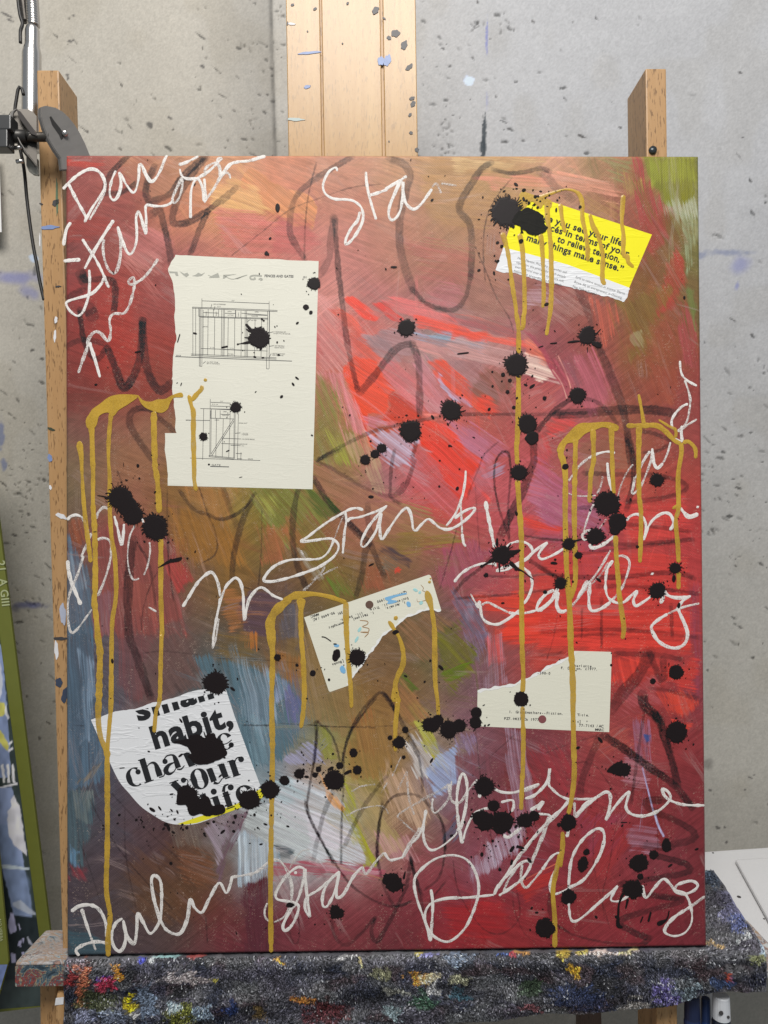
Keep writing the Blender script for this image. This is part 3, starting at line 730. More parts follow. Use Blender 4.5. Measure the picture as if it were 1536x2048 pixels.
def m_paint_attr(name,rough=.6,spec=.3,bscale=500,b=.2):
    t=NT(name); t.col(t.attr('paint')); t.set(rough,spec); t.bump(t.noise(bscale,3),b,.0008); return t.m
def m_pen(name,c,thr,depth):                      # paint pen: breaks up over the weave
    t=NT(name); t.set(.55,.3)
    h=t.noise(1500,2); g=t.noise(130,3)
    t.col(t.mix(h,tuple(v*.80 for v in c),c)); t.bump(h,.12,.0003)
    k=t.math('ADD',h,t.math('MULTIPLY',t.math('SUBTRACT',g,.5),.5))
    a=t.ramp(k,[(thr-depth,0.),(thr+depth,1.)])
    t.l(a,t.p.inputs['Alpha']); return t.m
def m_gold():
    t=NT('gold_ochre_paint'); n=t.noise(70,3)
    w=t.noise(1100,2)
    c=t.mix(n,(.53,.325,.034),(.64,.405,.060)); c=t.mix(t.ramp(w,[(.45,0.),(.7,.30)]),c,(.37,.215,.028)); t.col(c)
    t.set(.27,.5); t.bump(w,.14,.0004)
    t.l(t.ramp(t.math('ADD',t.math('MULTIPLY',t.noise(1300,2),.5),t.math('MULTIPLY',t.noise(45,3),.5)),[(.36,.55),(.56,.95)]),t.p.inputs['Alpha']); return t.m
def m_ink():
    t=NT('black_ink'); w=t.noise(1000,2)
    t.col(t.mix(w,(.0085,.0055,.006),(.016,.011,.012))); t.set(.5,.2); t.bump(t.math('ADD',weave(t,.2),w),.18,.0004); return t.m
def m_paper(name,c,wr=.0,ang=-.3):
    t=NT(name); n=t.noise(25,4); f=t.noise(700,3)
    col=t.mix(n,tuple(v*.93 for v in c),c); col=t.mix(t.ramp(f,[(.35,.18),(.6,0.)]),col,tuple(v*.82 for v in c)); t.col(col); t.set(.62,.3)
    b=t.bump(f,.12,.0005)
    if wr:
        w=t.noise(1.,3,.55,t.mapping((20,100,60),(0,0,ang)),.5)
        r=t.ramp(w,[(.50,0.),(.545,1.),(.60,0.)]); t.bump(r,wr,.0011,b)
    return t.m
CHALK=m_pen('white_paint_pen',(.88,.84,.80),.345,.11)
CHALKT=m_pen('worn_white_paint_pen',(.85,.80,.76),.43,.14)
CHALKF=m_pen('faint_white_paint_pen',(.76,.70,.66),.52,.12)
GOLD=m_gold(); INK=m_ink()
PRINT=m_flat('printing_ink',(.018,.019,.022),.55,.3); PRINTG=m_flat('pale_printing_ink',(.10,.10,.10),.6,.3); TYPED=m_flat('typewriter_ink',(.03,.03,.035),.6,.3); PRINTL=m_flat('grey_printed_ornament',(.40,.40,.35),.6,.3)
# ================================================================ the painting
painting=empty('painting',EASEL,'red and ochre abstract canvas with collaged papers, ink blots and gold drips','painting')
NXC,NYC=940,1170
gx=np.linspace(-CW/2,CW/2,NXC); gy=np.linspace(0,CH,NYC)
GX,GY=np.meshgrid(gx,gy); PXg,PYg=PX2(GX,GY)
colr,relief=paint_canvas(PXg[::-1],PYg[::-1]); colr=colr[::-1]; relief=relief[::-1]
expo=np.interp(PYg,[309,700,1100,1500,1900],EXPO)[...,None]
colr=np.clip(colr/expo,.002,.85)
edge=np.minimum(np.minimum(GX+CW/2,CW/2-GX),np.minimum(GY,CH-GY))
zz=relief*.00012-.0025*np.clip(1-edge/.003,0,1)**2
CANVAS=m_canvas()
link('canvas',grid_mesh('canvas',GX,GY,zz,colr),CANVAS,painting)
def rim():                                        # folded canvas sides and back
    n=200; V=[];F=[];C=[]
    per=[]
    for k in range(n): per.append((-CW/2+CW*k/n,0,int(k*(NXC-1)/n),0))
    for k in range(n): per.append((CW/2,CH*k/n,NXC-1,int(k*(NYC-1)/n)))
    for k in range(n): per.append((CW/2-CW*k/n,CH,NXC-1-int(k*(NXC-1)/n),NYC-1))
    for k in range(n): per.append((-CW/2,CH-CH*k/n,0,NYC-1-int(k*(NYC-1)/n)))
    m=len(per)
    for z in (-.0024,-.019):
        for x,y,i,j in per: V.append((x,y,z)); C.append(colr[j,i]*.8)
    for k in range(m): F.append((k,m+k,m+(k+1)%m,(k+1)%m))
    F.append(tuple(range(m,2*m))[::-1])
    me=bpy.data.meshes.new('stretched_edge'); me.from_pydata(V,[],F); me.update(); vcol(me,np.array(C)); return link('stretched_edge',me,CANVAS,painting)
rim()
def ribbon(mb,P,w=None,h=.0006,base=.0001,step=2.5,jit=.12,round_=True,seed=None):
    """raised stroke along measured points; w in measured units (or third coordinate of the points)"""
    P=np.array(P,float)
    if P.shape[1]==2: P=np.c_[P,np.full(len(P),float(w))]
    Q=smooth(P,step); 
    if len(Q)<2: return
    n=len(Q); s0=RNG.rand()*90 if seed is None else seed
    tt=np.arange(n)*step
    wid=Q[:,2]*(1+jit*1.1*(vnoise(tt/38.+s0*3,np.full(n,s0+2))-.5)+jit*2*(vnoise(tt/9.+s0,np.full(n,s0))-.5)+jit*(vnoise(tt/3.5+s0,np.full(n,s0+5))-.5))
    if round_:                                    # round ends
        L=np.r_[0,np.cumsum(np.linalg.norm(np.diff(Q[:,:2],axis=0),axis=1))]; e=np.minimum(L,L[-1]-L); r=wid/2
        k=np.clip(e/np.maximum(r,.1),0,1); wid=wid*np.sqrt(np.clip(1-(1-k)**2,.02,1))
    d=np.gradient(Q[:,:2],axis=0); d/=np.maximum(np.linalg.norm(d,axis=1,keepdims=True),1e-6); nn=np.c_[-d[:,1],d[:,0]]
    rows=[]; prof=((-1,0),(-.72,.8),(0,1.),(.72,.8),(1,0))
    for a,b in prof:
        q=M2(Q[:,:2]+nn*(wid*.5*a)[:,None]); rows.append(np.c_[q,np.full(n,base+h*b)])
    V=np.stack(rows,1).reshape(-1,3); m=len(prof)
    F=[(i*m+k,i*m+k+1,(i+1)*m+k+1,(i+1)*m+k) for i in range(n-1) for k in range(m-1)]
    # keep faces looking outwards
    F=[f[::-1] for f in F] if FLIP else F
    mb.add(V.tolist(),F)
FLIP=True
def disc(mb,cx,cy,rx,ry=None,h=.0006,base=.0001,rot=0.,n=40,rag=.08,spikes=0,spl=.35,drops=0,seed=0):
    rs=np.random.RandomState(int(seed)+int(cx*7+cy*3)); ry=ry or rx
    th=np.linspace(0,2*math.pi,n,endpoint=False); k=np.ones(n)
    for f in (2,3,4,5,7,9,13): k+=rag/f**.6*math.cos(0)*np.cos(f*th+rs.rand()*6.28)*(rs.rand()*1.1)
    k+=rag*.35*(rs.rand(n)-.5)
    def place(x,y):
        c,s=math.cos(rot),math.sin(rot); return (cx+x*c-y*s,cy+x*s+y*c)
    V=[(cx,cy)]; ring=[]
    for lev in (.86,1.):
        for i in range(n): V.append(place(rx*k[i]*lev*math.cos(th[i]),ry*k[i]*lev*math.sin(th[i])))
    q=M2(V); z=[base+h]+[base+h*.95]*n+[base]*n
    F=[(0,1+(i+1)%n,1+i) for i in range(n)]+[(1+i,1+(i+1)%n,1+n+(i+1)%n,1+n+i) for i in range(n)]
    mb.add([(a,b,c) for (a,b),c in zip(q.tolist(),z)],F)
    for j in range(spikes):
        a=2*math.pi*(j+rs.rand()*.8)/spikes; ln=spl*rx*(.25+1.0*rs.rand()**1.8); wd=max(1.2,rx*(.05+.10*rs.rand()**1.5)); bend=rs.randn()*.12
        k0=np.interp(a%(2*math.pi),th,k)
        p=[place(rx*k0*.9*math.cos(a),ry*k0*.9*math.sin(a))+(wd*1.5,),place((rx*k0+ln*.5)*math.cos(a+bend*.3),(ry*k0+ln*.5)*math.sin(a+bend*.3))+(wd,),
           place((rx*k0+ln)*math.cos(a+bend),(ry*k0+ln)*math.sin(a+bend))+(wd*(.55+.6*rs.rand()),)]
        ribbon(mb,p,h=h*.8,base=base,step=1.6,jit=.1,seed=rs.rand()*50)
    for j in range(drops):
        a=rs.rand()*6.28; d=1.25+rs.rand()*.8; r=max(.9,rx*.05*(.5+rs.rand()*1.4)); x,y=place(rx*d*math.cos(a),ry*d*math.sin(a)); disc(mb,x,y,r,r*(1+rs.rand()*.8),h*.7,base,a,10,.1)
def outline(mb,P,h,base=0.,sm=False,step=4,rough=0.):
    P=np.array([p[:2] for p in P],float)
    if sm: P=smooth(P,step,True)
    elif rough: P=resamp(P,step)
    if rough: P=P+np.c_[vnoise(np.arange(len(P))*.9,np.full(len(P),3.))-.5,vnoise(np.arange(len(P))*.8+40,np.full(len(P),9.))-.5]*2*rough
    q=M2(P); mb.prism([tuple(p) for p in q.tolist()],base,base+h)
def resamp(P,step):
    out=[]
    for i in range(len(P)):
        a,b=P[i],P[(i+1)%len(P)]; k=max(1,int(np.linalg.norm(b-a)/step))
        out+= [a+(b-a)*t/k for t in range(k)]
    return np.array(out)
def tear(P,amp=1.6,step=3.,seed=0):               # points along a torn edge
    P=smooth(np.array([p[:2] for p in P],float),step); n=len(P); i=np.arange(n)
    d=np.gradient(P,axis=0); d/=np.maximum(np.linalg.norm(d,axis=1,keepdims=True),1e-6)
    j=(vnoise(i*.55+seed,np.full(n,seed+.5))-.5)*2*amp+(vnoise(i*.17+seed,np.full(n,seed+8.))-.5)*2.4*amp
    j[0]=j[-1]=0
    return [tuple(p) for p in P+np.c_[-d[:,1],d[:,0]]*j[:,None]]
# ---------------------------------------------------------------- collaged papers
Z_PAPER=.00022; Z_PRINT=.00025
def paper(name,P,mat,label,rough=0.):
    mb=MB(); outline(mb,P,Z_PAPER,-.0001)
    o=mb.build(name,mat,painting,tri=True); o['label']=label; return o
def flat(mb,P,z=Z_PRINT):                         # flat printed shape
    q=M2(np.array([p[:2] for p in P],float)); n=len(q)
    a=sum(q[i][0]*q[(i+1)%n][1]-q[(i+1)%n][0]*q[i][1] for i in range(n))
    if a<0: q=q[::-1]
    mb.add([(x,y,z) for x,y in q],[tuple(range(n))])
def stroke(mb,P,w=None,z=Z_PRINT,step=2.,round_=False,sm=True):      # flat printed line
    P=np.array(P,float)
    if P.shape[1]==2: P=np.c_[P,np.full(len(P),float(w))]
    Q=smooth(P,step) if sm else P
    d=np.gradient(Q[:,:2],axis=0); d/=np.maximum(np.linalg.norm(d,axis=1,keepdims=True),1e-6); nn=np.c_[-d[:,1],d[:,0]]
    a=M2(Q[:,:2]+nn*(Q[:,2]*.5)[:,None]); b=M2(Q[:,:2]-nn*(Q[:,2]*.5)[:,None]); n=len(Q)
    V=[(x,y,z) for x,y in a]+[(x,y,z) for x,y in b]; F=[(i,i+1,n+i+1,n+i) for i in range(n-1)]
    mb.add(V,F)
_tc={}
def glyphs(txt,bold=0.,mono=False):
    """outline of a line of lettering: list of (verts, faces, width) in em units"""
    key=(txt,bold,mono)
    if key in _tc: return _tc[key]
    cu=bpy.data.curves.new('lettering','FONT'); cu.body=txt; cu.size=1.; cu.offset=bold; cu.resolution_u=3; cu.space_character=1.+bold*2.2
    ob=bpy.data.objects.new('lettering',cu); COL.objects.link(ob); bpy.context.view_layer.update()
    me=bpy.data.meshes.new_from_object(ob.evaluated_get(bpy.context.evaluated_depsgraph_get()))
    V=np.array([v.co[:] for v in me.vertices]).reshape(-1,3); F=[tuple(p.vertices) for p in me.polygons]
    bpy.data.objects.remove(ob); bpy.data.curves.remove(cu); bpy.data.meshes.remove(me)
    _tc[key]=(V,F); return V,F
def text(mb,txt,org,dirv,size,bold=0.,shear=0.,xs=1.,z=Z_PRINT,pitch=None,fit=None,align='L',cut=None):
    """txt on the canvas: org = start of the baseline, dirv = reading direction (measured units), size = em height"""
    d=np.array(dirv,float); d/=np.linalg.norm(d); up=np.array((d[1],-d[0]))
    if pitch:
        for i,c in enumerate(txt):
            if c!=' ': text(mb,c,(org[0]+d[0]*pitch*i,org[1]+d[1]*pitch*i),d,size,bold,shear,xs,z)
        return
    V,F=glyphs(txt,bold)
    if len(V)==0: return
    x=V[:,0]; L=x.max()
    if fit: xs=fit/(L*size)
    X=x*size*xs+V[:,1]*size*shear; Y=V[:,1]*size
    if align=='R': X=X-L*size*xs
    P=np.array(org)+X[:,None]*d+Y[:,None]*up
    if cut is not None:                           # printed paper is torn here: drop what lies beyond the edge
        (ax,ay),(bx,by)=cut; e=np.array((bx-ax,by-ay)); nrm=np.array((-e[1],e[0])); nrm/=np.linalg.norm(nrm)
        bm=bmesh.new(); vs=[bm.verts.new((p[0],p[1],0)) for p in P]
        for f in F:
            try: bm.faces.new([vs[i] for i in f])
            except Exception: pass
        bmesh.ops.bisect_plane(bm,geom=bm.verts[:]+bm.edges[:]+bm.faces[:],plane_co=(ax,ay,0),plane_no=(nrm[0],nrm[1],0),clear_inner=True)
        bm.verts.index_update(); P=np.array([v.co[:2] for v in bm.verts]); F=[tuple(v.index for v in f.verts) for f in bm.faces]; bm.free()
    q=M2(P); mb.add([(a,b,z) for a,b in q],[f[::-1] if False else f for f in F])
PAGE=m_paper('ivory_page_paper',(.77,.755,.655),.07,.05); YEL=m_paper('yellow_magazine_paper',(.90,.82,.012),.18,.32); WHT=m_paper('white_magazine_paper',(.80,.81,.83),.28,.30)
CARD=m_paper('cream_card_stock',(.79,.775,.65),.05,-.2); TORN=m_flat('torn_paper_fibre',(.82,.82,.80),.8,.2,bump=.4)
def P1(s): return [p[:2] for p in pts(s)]
# --- book page
left=tear(pts('PA: 100,47 60,120 30,180 45,232 70,300 90,400 100,560 92,640 100,760 110,850 80,1000 70,1150 66,1250 PB: 70,60 68,150 75,230 90,400 110,600'),1.2,4,3)
left2=tear(pts('PB: 0,608 5,720 10,850 25,1000 25,1110'),1.,4,8)
page=paper('torn_page',left+P1('PB: 110,606 0,606')+left2+P1('PB: 1417,1145')+P1('PA: 1475,107')+tear(pts('PA: 1475,107 800,80 100,47'),.5,5,2)[1:-1],PAGE,'ivory page with fence and gate drawings, torn along its left side')
mb=MB(); LW=.9
def ln(s,w=LW,sm=False):
    p=np.array(P1(s)); stroke(mb,p,w,step=6 if sm else 400,sm=True)
def lns(t,*segs,w=LW):
    for s in segs: ln(t+': '+s,w)
lns('PA','355,465 355,1110','1000,495 1000,1140','355,488 1000,515','262,548 1080,580','262,558 1080,592','268,550 268,1010','295,556 295,1015','325,560 325,640','330,565 330,1050','340,565 340,1110','367,575 365,1010','330,637 990,655','340,645 990,664',
 '415,568 410,1010','465,570 465,640','478,645 474,1012','515,572 515,640','545,575 540,1015','560,575 555,1018','572,575 566,1018','608,650 602,1020','676,580 676,650','670,655 668,1022','730,585 728,650','735,655 730,1024','770,585 768,1026','783,585 780,1026','795,660 793,1028','865,665 860,1030','928,668 922,1032','985,585 978,1040','1005,590 1000,1040','370,600 515,606','575,607 676,610','735,607 985,625',
 '250,998 1070,1035','250,1012 1070,1047','345,945 985,970','975,1040 975,1140','330,1020 330,1115','330,1115 357,1117','975,1140 998,1142','560,955 770,965')
lns('PA','100,1023 1220,1067',w=1.3); lns('PA','790,622 985,628','680,580 680,650','1005,795 1040,785','1000,925 1045,918','1000,1030 1020,995','440,560 450,520','470,580 480,540','360,740 385,735','365,1090 390,1070','790,690 820,665')
for x,y,s in [(465,525,'4X4 CATEGORIES'),(500,548,'2 X 4'),(640,492,"8'-0\""),(385,740,'CAP'),(400,1080,'ALL POST TO BE'),(400,1095,'SET IN CONCRETE'),(1040,790,'1 X 8 BOARDS SET'),(1040,806,'IN CEM. F.M. OR DOWEL'),(1050,925,'4X4 WESTERN'),(1050,942,'CEDAR POSTS'),(1030,1000,'GRAVEL BOTTOM'),(1030,1014,'FOR DRAINAGE'),(432,942,'3-11/4'),(620,948,'3-11/4'),(105,1017,'GRADE'),(600,595,'OPEN'),(600,630,'LATTICE'),(860,600,'OPEN'),(830,640,'PLANTER'),(820,680,'1X6 T&G'),(600,1003,'2X4 RAIL')]:
    o=pts('PA: %g,%g'%(x,y))[0]; text(mb,s,o,(1,.035),3.1,.0,.1)
for x,y in [(400,630),(497,632),(710,640)]:
    o=pts('PA: %g,%g'%(x,y))[0]; text(mb,'SLATS',o,(.03,-1),3.0)
lns('PB','435,280 430,830','445,375 440,810','340,370 700,378','437,373 675,385','440,310 630,318','440,345 630,352','435,462 665,470','372,370 362,860','495,465 488,835','560,465 550,838','625,470 612,840','665,390 660,845','675,390 668,850','705,420 695,860','440,810 655,475','450,822 665,485','420,820 665,845','420,832 665,855','240,845 915,868','485,385 485,462','530,388 530,462','625,392 625,465','440,390 440,462','535,425 625,428','430,485 200,480','710,510 725,508','675,608 725,603','545,655 730,662','540,705 725,712','630,722 725,727','680,800 740,804','730,790 728,865','695,850 740,853')
lns('PB','435,925 615,930',w=1.6)
for x,y,s in [(530,305,"3'-6\""),(450,335,'9" 9" 1-9"'),(200,487,'LATCH SIDE'),(475,485,'CROSS'),(725,515,'4X4 POST'),(735,612,'1 X 4 X 6'),(735,626,'T STRAPS'),(735,668,'1X4 CROSS BRACE'),(725,716,'BACKING'),(725,732,'1 X 6'),(795,858,'GRADE'),(550,440,'PLANTER'),(555,405,'OPEN')]:
    o=pts('PB: %g,%g'%(x,y))[0]; text(mb,s,o,(1,.03),3.1,.0,.1)
o=pts('PB: 445,918')[0]; text(mb,'GATE',o,(1,.03),4.6,.0,.15,1.6)
o=pts('PA: 955,260')[0]; text(mb,'FENCES AND GATES',o,(1,.02),7.,.03,fit=58)
o=pts('PA: 1322,270')[0]; text(mb,'151',o,(1,.02),5.4,.03)
mb.build('printed_drawing',PRINTG,page)
mb=MB()
for s in ['PA: 40,205 120,210 130,250 105,248 95,222 45,222','PA: 140,205 185,228 215,218 232,240 205,262 175,240','PA: 260,250 295,238 320,218 350,232 385,217 350,250 310,255','PA: 410,240 445,250 510,220 525,265 420,268 440,258','PA: 560,240 690,232 600,250 575,272 556,275','PA: 670,275 780,238 700,280']: flat(mb,P1(s))
stroke(mb,P1('PA: 930,250 860,245 820,255 825,280 865,280 860,262'),3.2); stroke(mb,P1('PA: 900,285 920,272 935,285 915,292'),2.6); stroke(mb,P1('PA: 560,240 650,280 790,240'),1.2)
mb.build('tool_ornament',PRINTL,page)
# --- yellow clipping
clip=paper('yellow_clipping',P1('CL: 285,62')+P1('CL: 1463,448 1380,640 1255,935')+P1('CL: 120,570 205,290 262,150'),YEL,'yellow magazine clipping with bold black quotation')
mb=MB(); outline(mb,P1('CL: 120,566 300,610 700,720 1259,930')+tear(pts('CL: 1259,930 1210,1055 1150,1035 1000,990 800,940 600,900 450,860 300,820 50,768'),1.6,3,5)+P1('CL: 50,768'),Z_PAPER+.00002,0.)
mb.build('white_margin',WHT,clip,tri=True)
mb=MB(); D18=(.948,.317); k=19.
for s,o,fit in [('nce you see your life',(1187,552),175),('cés in terms of your',(1250,650),166),('to relieve tension,',(1165,700),131),('many things make sense.”',(1195,790),203)]:
    p=pts('CL: %g,%g'%o)[0]; text(mb,s,p,D18,k,.03,align='R',fit=fit,z=Z_PRINT)
mb.build('bold_quotation',PRINT,clip)
mb=MB(); DB=(.957,.29)
for i,s in enumerate(['Helen Marton, PhD, who researches self-','repetition, the process by which people','exert control over time by nature still,','habits are according to her reach.']):
    p=pts('CL: %g,%g'%(245-i*11,668+i*39))[0]; text(mb,s,p,DB,7.,0.,.12,fit=104-i*1)
for i,s in enumerate(['forts to relieve tension or anxiety. Sharon','Bowe, 56, an entrepreneur in Ossining,','New York, cofounded']):
    p=pts('CL: %g,%g'%(770-i*14,840+i*42))[0]; text(mb,s,p,(.945,.327),7.,0.,.12,fit=[104,102,50][i])
mb.build('small_type',PRINTG,clip).location.z=.00003
# --- slogan clipping
SLe=[(45,410),(1055,185)]
arc=P1('SL: 1310,930 1150,1060 1000,1130 830,1190 690,1195 600,1175 520,1130 420,1060 330,960 250,860 150,650 45,412')
slog=paper('slogan_clipping',tear(pts('SL: 45,410 230,348 400,318 520,278 640,250 780,205 900,182 1055,180'),1.1,3,7)+P1('SL: 1120,380 1230,680 1320,920')+[tuple(p) for p in smooth(np.array(arc),4)],WHT,'white clipping with rounded corner and large black slogan')
mb=MB(); flat(mb,P1('SL: 690,1192 840,1140 1000,1090 1150,1035 1316,925 1340,985 1290,1020 1150,1075 1000,1130 840,1182 750,1195'),Z_PRINT-.00002); mb.build('yellow_band',m_flat('yellow_print',(.80,.72,.03),.5),slog,tri=True)
mb=MB(); a=R(-17); DS=(math.cos(a),math.sin(a))
c0,c1=pts('SL: 45,418')[0],pts('SL: 1055,190')[0]
text(mb,'small',pts('SL: 400,418')[0],(math.cos(R(-17.5)),math.sin(R(-17.5))),61,.040,fit=159,cut=(c0,c1))
text(mb,'habit,',pts('SL: 520,628')[0],DS,63,.040,fit=166)
def sw(s): stroke(mb,pts(s),step=2.)
# width is the third number
def ball(x,y,r):
    t=np.linspace(0,2*math.pi,18,endpoint=False); c=pts('SL: %g,%g'%(x,y))[0]; r*=TILES['SL'][2]; flat(mb,[(c[0]+r*math.cos(q),c[1]+r*math.sin(q)) for q in t])
def ring(cx,cy,rx,ry,rot,w0,w1,a0=0,a1=360):
    t=np.radians(np.linspace(a0,a1,40)); c,s=math.cos(R(rot)),math.sin(R(rot)); k=TILES['SL'][2]; P=[]
    for q in t:
        w=w0+(w1-w0)*abs(math.cos(q))**1.3; x,y=(rx-w*.5*abs(math.cos(q)))*math.cos(q),(ry-w*.5)*math.sin(q)
        P.append((TILES['SL'][0]+(cx+x*c-y*s)*k,TILES['SL'][1]+(cy+x*s+y*c)*k,w*k))
    stroke(mb,P,step=1.5)
ring(378,838,70,72,-18,7,42,70,300); ball(398,800,20)
sw('SL: 428,705,46 478,868,46'); sw('SL: 398,716,8 450,698,8'); sw('SL: 446,884,9 515,860,9'); sw('SL: 458,770,7 490,735,10 525,738,24 548,790,44 562,832,44'); sw('SL: 555,842,9 590,830,9 598,800,6')
ball(600,722,20); sw('SL: 590,715,8 612,682,10 655,674,14 676,700,34 700,770,44'); sw('SL: 690,780,8 720,780,12 746,752,6'); sw('SL: 672,728,7 628,750,24 606,790,40 630,815,24 664,800,10 690,760,6')
sw('SL: 760,662,48 800,750,48'); sw('SL: 724,672,8 770,655,8'); sw('SL: 780,760,9 828,744,9')
ring(1050,572,62,64,-18,7,40,40,330); sw('SL: 1000,600,7 1060,588,7 1100,560,7'); ball(1096,598,20)
sw('SL: 658,880,50 745,965,50'); sw('SL: 632,886,8 700,862,8'); ball(738,862,20); sw('SL: 748,850,7 772,868,8 760,910,7 742,955,8'); sw('SL: 720,1000,12 690,1010,16')
ring(858,852,66,80,-18,7,46)
sw('SL: 932,778,46 968,872,46'); sw('SL: 908,786,8 945,772,8'); sw('SL: 965,880,26 1000,885,10 1030,848,7'); sw('SL: 1020,742,46 1056,842,46'); sw('SL: 992,752,8 1030,738,8'); sw('SL: 1050,852,9 1090,836,9')
sw('SL: 1098,716,46 1134,824,46'); sw('SL: 1066,726,8 1110,710,8'); sw('SL: 1110,836,9 1166,818,9'); sw('SL: 1118,745,7 1134,700,9 1160,690,10'); ball(1170,706,22)
sw('SL: 880,965,46 915,1070,46'); ball(965,948,23); sw('SL: 972,985,46 1004,1075,46'); sw('SL: 940,1000,8 980,985,8'); sw('SL: 1050,950,44 1088,1062,44'); sw('SL: 1038,950,26 1046,908,18 1076,892,9'); ball(1092,916,23); sw('SL: 1060,1080,9 1122,1058,9'); sw('SL: 1030,985,7 1090,965,7')
ring(1196,965,66,66,-18,7,44,10,330)
mb.build('slogan_lettering',PRINT,slog)
# --- library cards
hole=m_flat('card_hole',(.10,.065,.055),.6)
ctear=tear(pts('CC: 1447,415 1400,420 1320,410 1200,440 1080,500 980,590 850,690 790,770 720,860 640,980 580,1050 540,1110 490,1185'),1.8,3,4)
c1o=paper('library_card',P1('CC: 42,485 1320,47 1340,60')+ctear+P1('CC: 310,1248 295,1240'),CARD,'cream library card torn diagonally, its typing upside down')
mb=MB(); stroke(mb,[(p[0]-1.5,p[1]-1.2,4.2+2.*math.sin(i)) for i,p in enumerate(ctear)],z=Z_PAPER+.00001,step=3); mb.build('torn_edge',TORN,c1o)
mb=MB(); DC=(-.947,.321)
for s,x,y,pk in [('QL49.N3352 1990',1088,212,21.5),('Society.',1108,275,22),('1. Animals.',1075,318,20.5),('II. Title,',888,340,20.5),('I. National',750,425,21),('III. Series.',635,430,21),('Geographic',460,525,18),('591',432,420,18),('90-6490 /AC',352,425,21),('MARC',190,440,22),('[Books',445,920,22)]:
    p=pts('CC: %g,%g'%(x,y))[0]; text(mb,s,p,DC,7.2,0.02,pitch=pk*TILES['CC'][2])
mb.build('typing',TYPED,c1o)
mb=MB(); x,y=pts('CC: 711,355')[0]; disc(mb,x,y,8.,h=.00004,base=Z_PAPER,rag=.0); mb.build('punched_hole',m_flat('canvas_seen_in_hole',(.13,.075,.055),.7),c1o)
BLU=m_flat('sky_blue_paint',(.22,.47,.72),.4); TEAL=m_flat('pale_turquoise_paint',(.38,.66,.66),.4)
k=TILES['CC'][2]
mb=MB(); outline(mb,P1('CC: 865,285 940,262 1085,232 1097,245 1000,270 930,300 1000,318 940,345 890,345 905,320 875,305'),.0001,Z_PAPER,True); mb.build('blue_dab',BLU,c1o,tri=True)
for nm,mt,L in (('blue_dab',BLU,[(1112,350,22,30,-.4),(375,775,28,16,0),(438,1020,28,42,-.3)]),('turquoise_dab',TEAL,[(1182,205,26,16,.5),(1226,230,14,16,.5),(1240,335,18,22,.5),(610,610,16,28,.5),(580,710,14,36,.5)])):
    for x,y,rx,ry,rt in L:
        c=pts('CC: %g,%g'%(x,y))[0]; mb=MB(); disc(mb,c[0],c[1],rx*k,ry*k,.0001,Z_PAPER,rt); mb.build(nm,mt,c1o)
RUST=m_flat('rust_paint',(.36,.20,.08),.5)
for s in ['CC: 610,515,7 690,525,9 690,555,8 640,580,8 705,600,9 690,640,8 620,635,7 700,640,8 660,690,8','CC: 1235,150,5 1265,185,6 1255,210,5 1290,225,8','CC: 1200,290,4 1205,325,5 1290,310,8']:
    mb=MB(); ribbon(mb,pts(s),h=.0001,base=Z_PAPER); mb.build('rust_squiggle',RUST,c1o)
ct2=tear(pts('CR: 78,455 220,440 400,405 560,350 700,270 800,210 900,165 1000,120 1070,60'),1.7,3,6)
c2o=paper('library_card',ct2+P1('CR: 1440,70 1452,80 1425,892 70,832'),CARD,'cream library card torn along its upper left, typing upright')
mb=MB(); stroke(mb,[(p[0]+1,p[1]+1.8,5+2.2*math.sin(i*.7)) for i,p in enumerate(ct2)],z=Z_PAPER+.00001,step=3); mb.build('torn_edge',TORN,c2o)
mb=MB(); DR=(1,.035)
for s,x,y in [('Charlotte',1045,222),('F. Dutton, c1977.',930,246),('-590-0',690,298),('1. Grandmothers--Fiction.',398,695),('I. Title.',1030,724),('PZ7.H4373Du 1977',348,764),('[Fic]',1030,792),('77-7143 /AC',1115,835),('MARC',1278,878)]:
    p=pts('CR: %g,%g'%(x,y))[0]; text(mb,s,p,DR,7.2,.02,pitch=22.6*TILES['CR'][2])
mb.build('typing',TYPED,c2o)
mb=MB(); x,y=pts('CR: 740,760')[0]; disc(mb,x,y,8.,h=.00004,base=Z_PAPER,rag=0.); mb.build('punched_hole',m_flat('red_canvas_in_hole',(.23,.07,.075),.7),c2o)
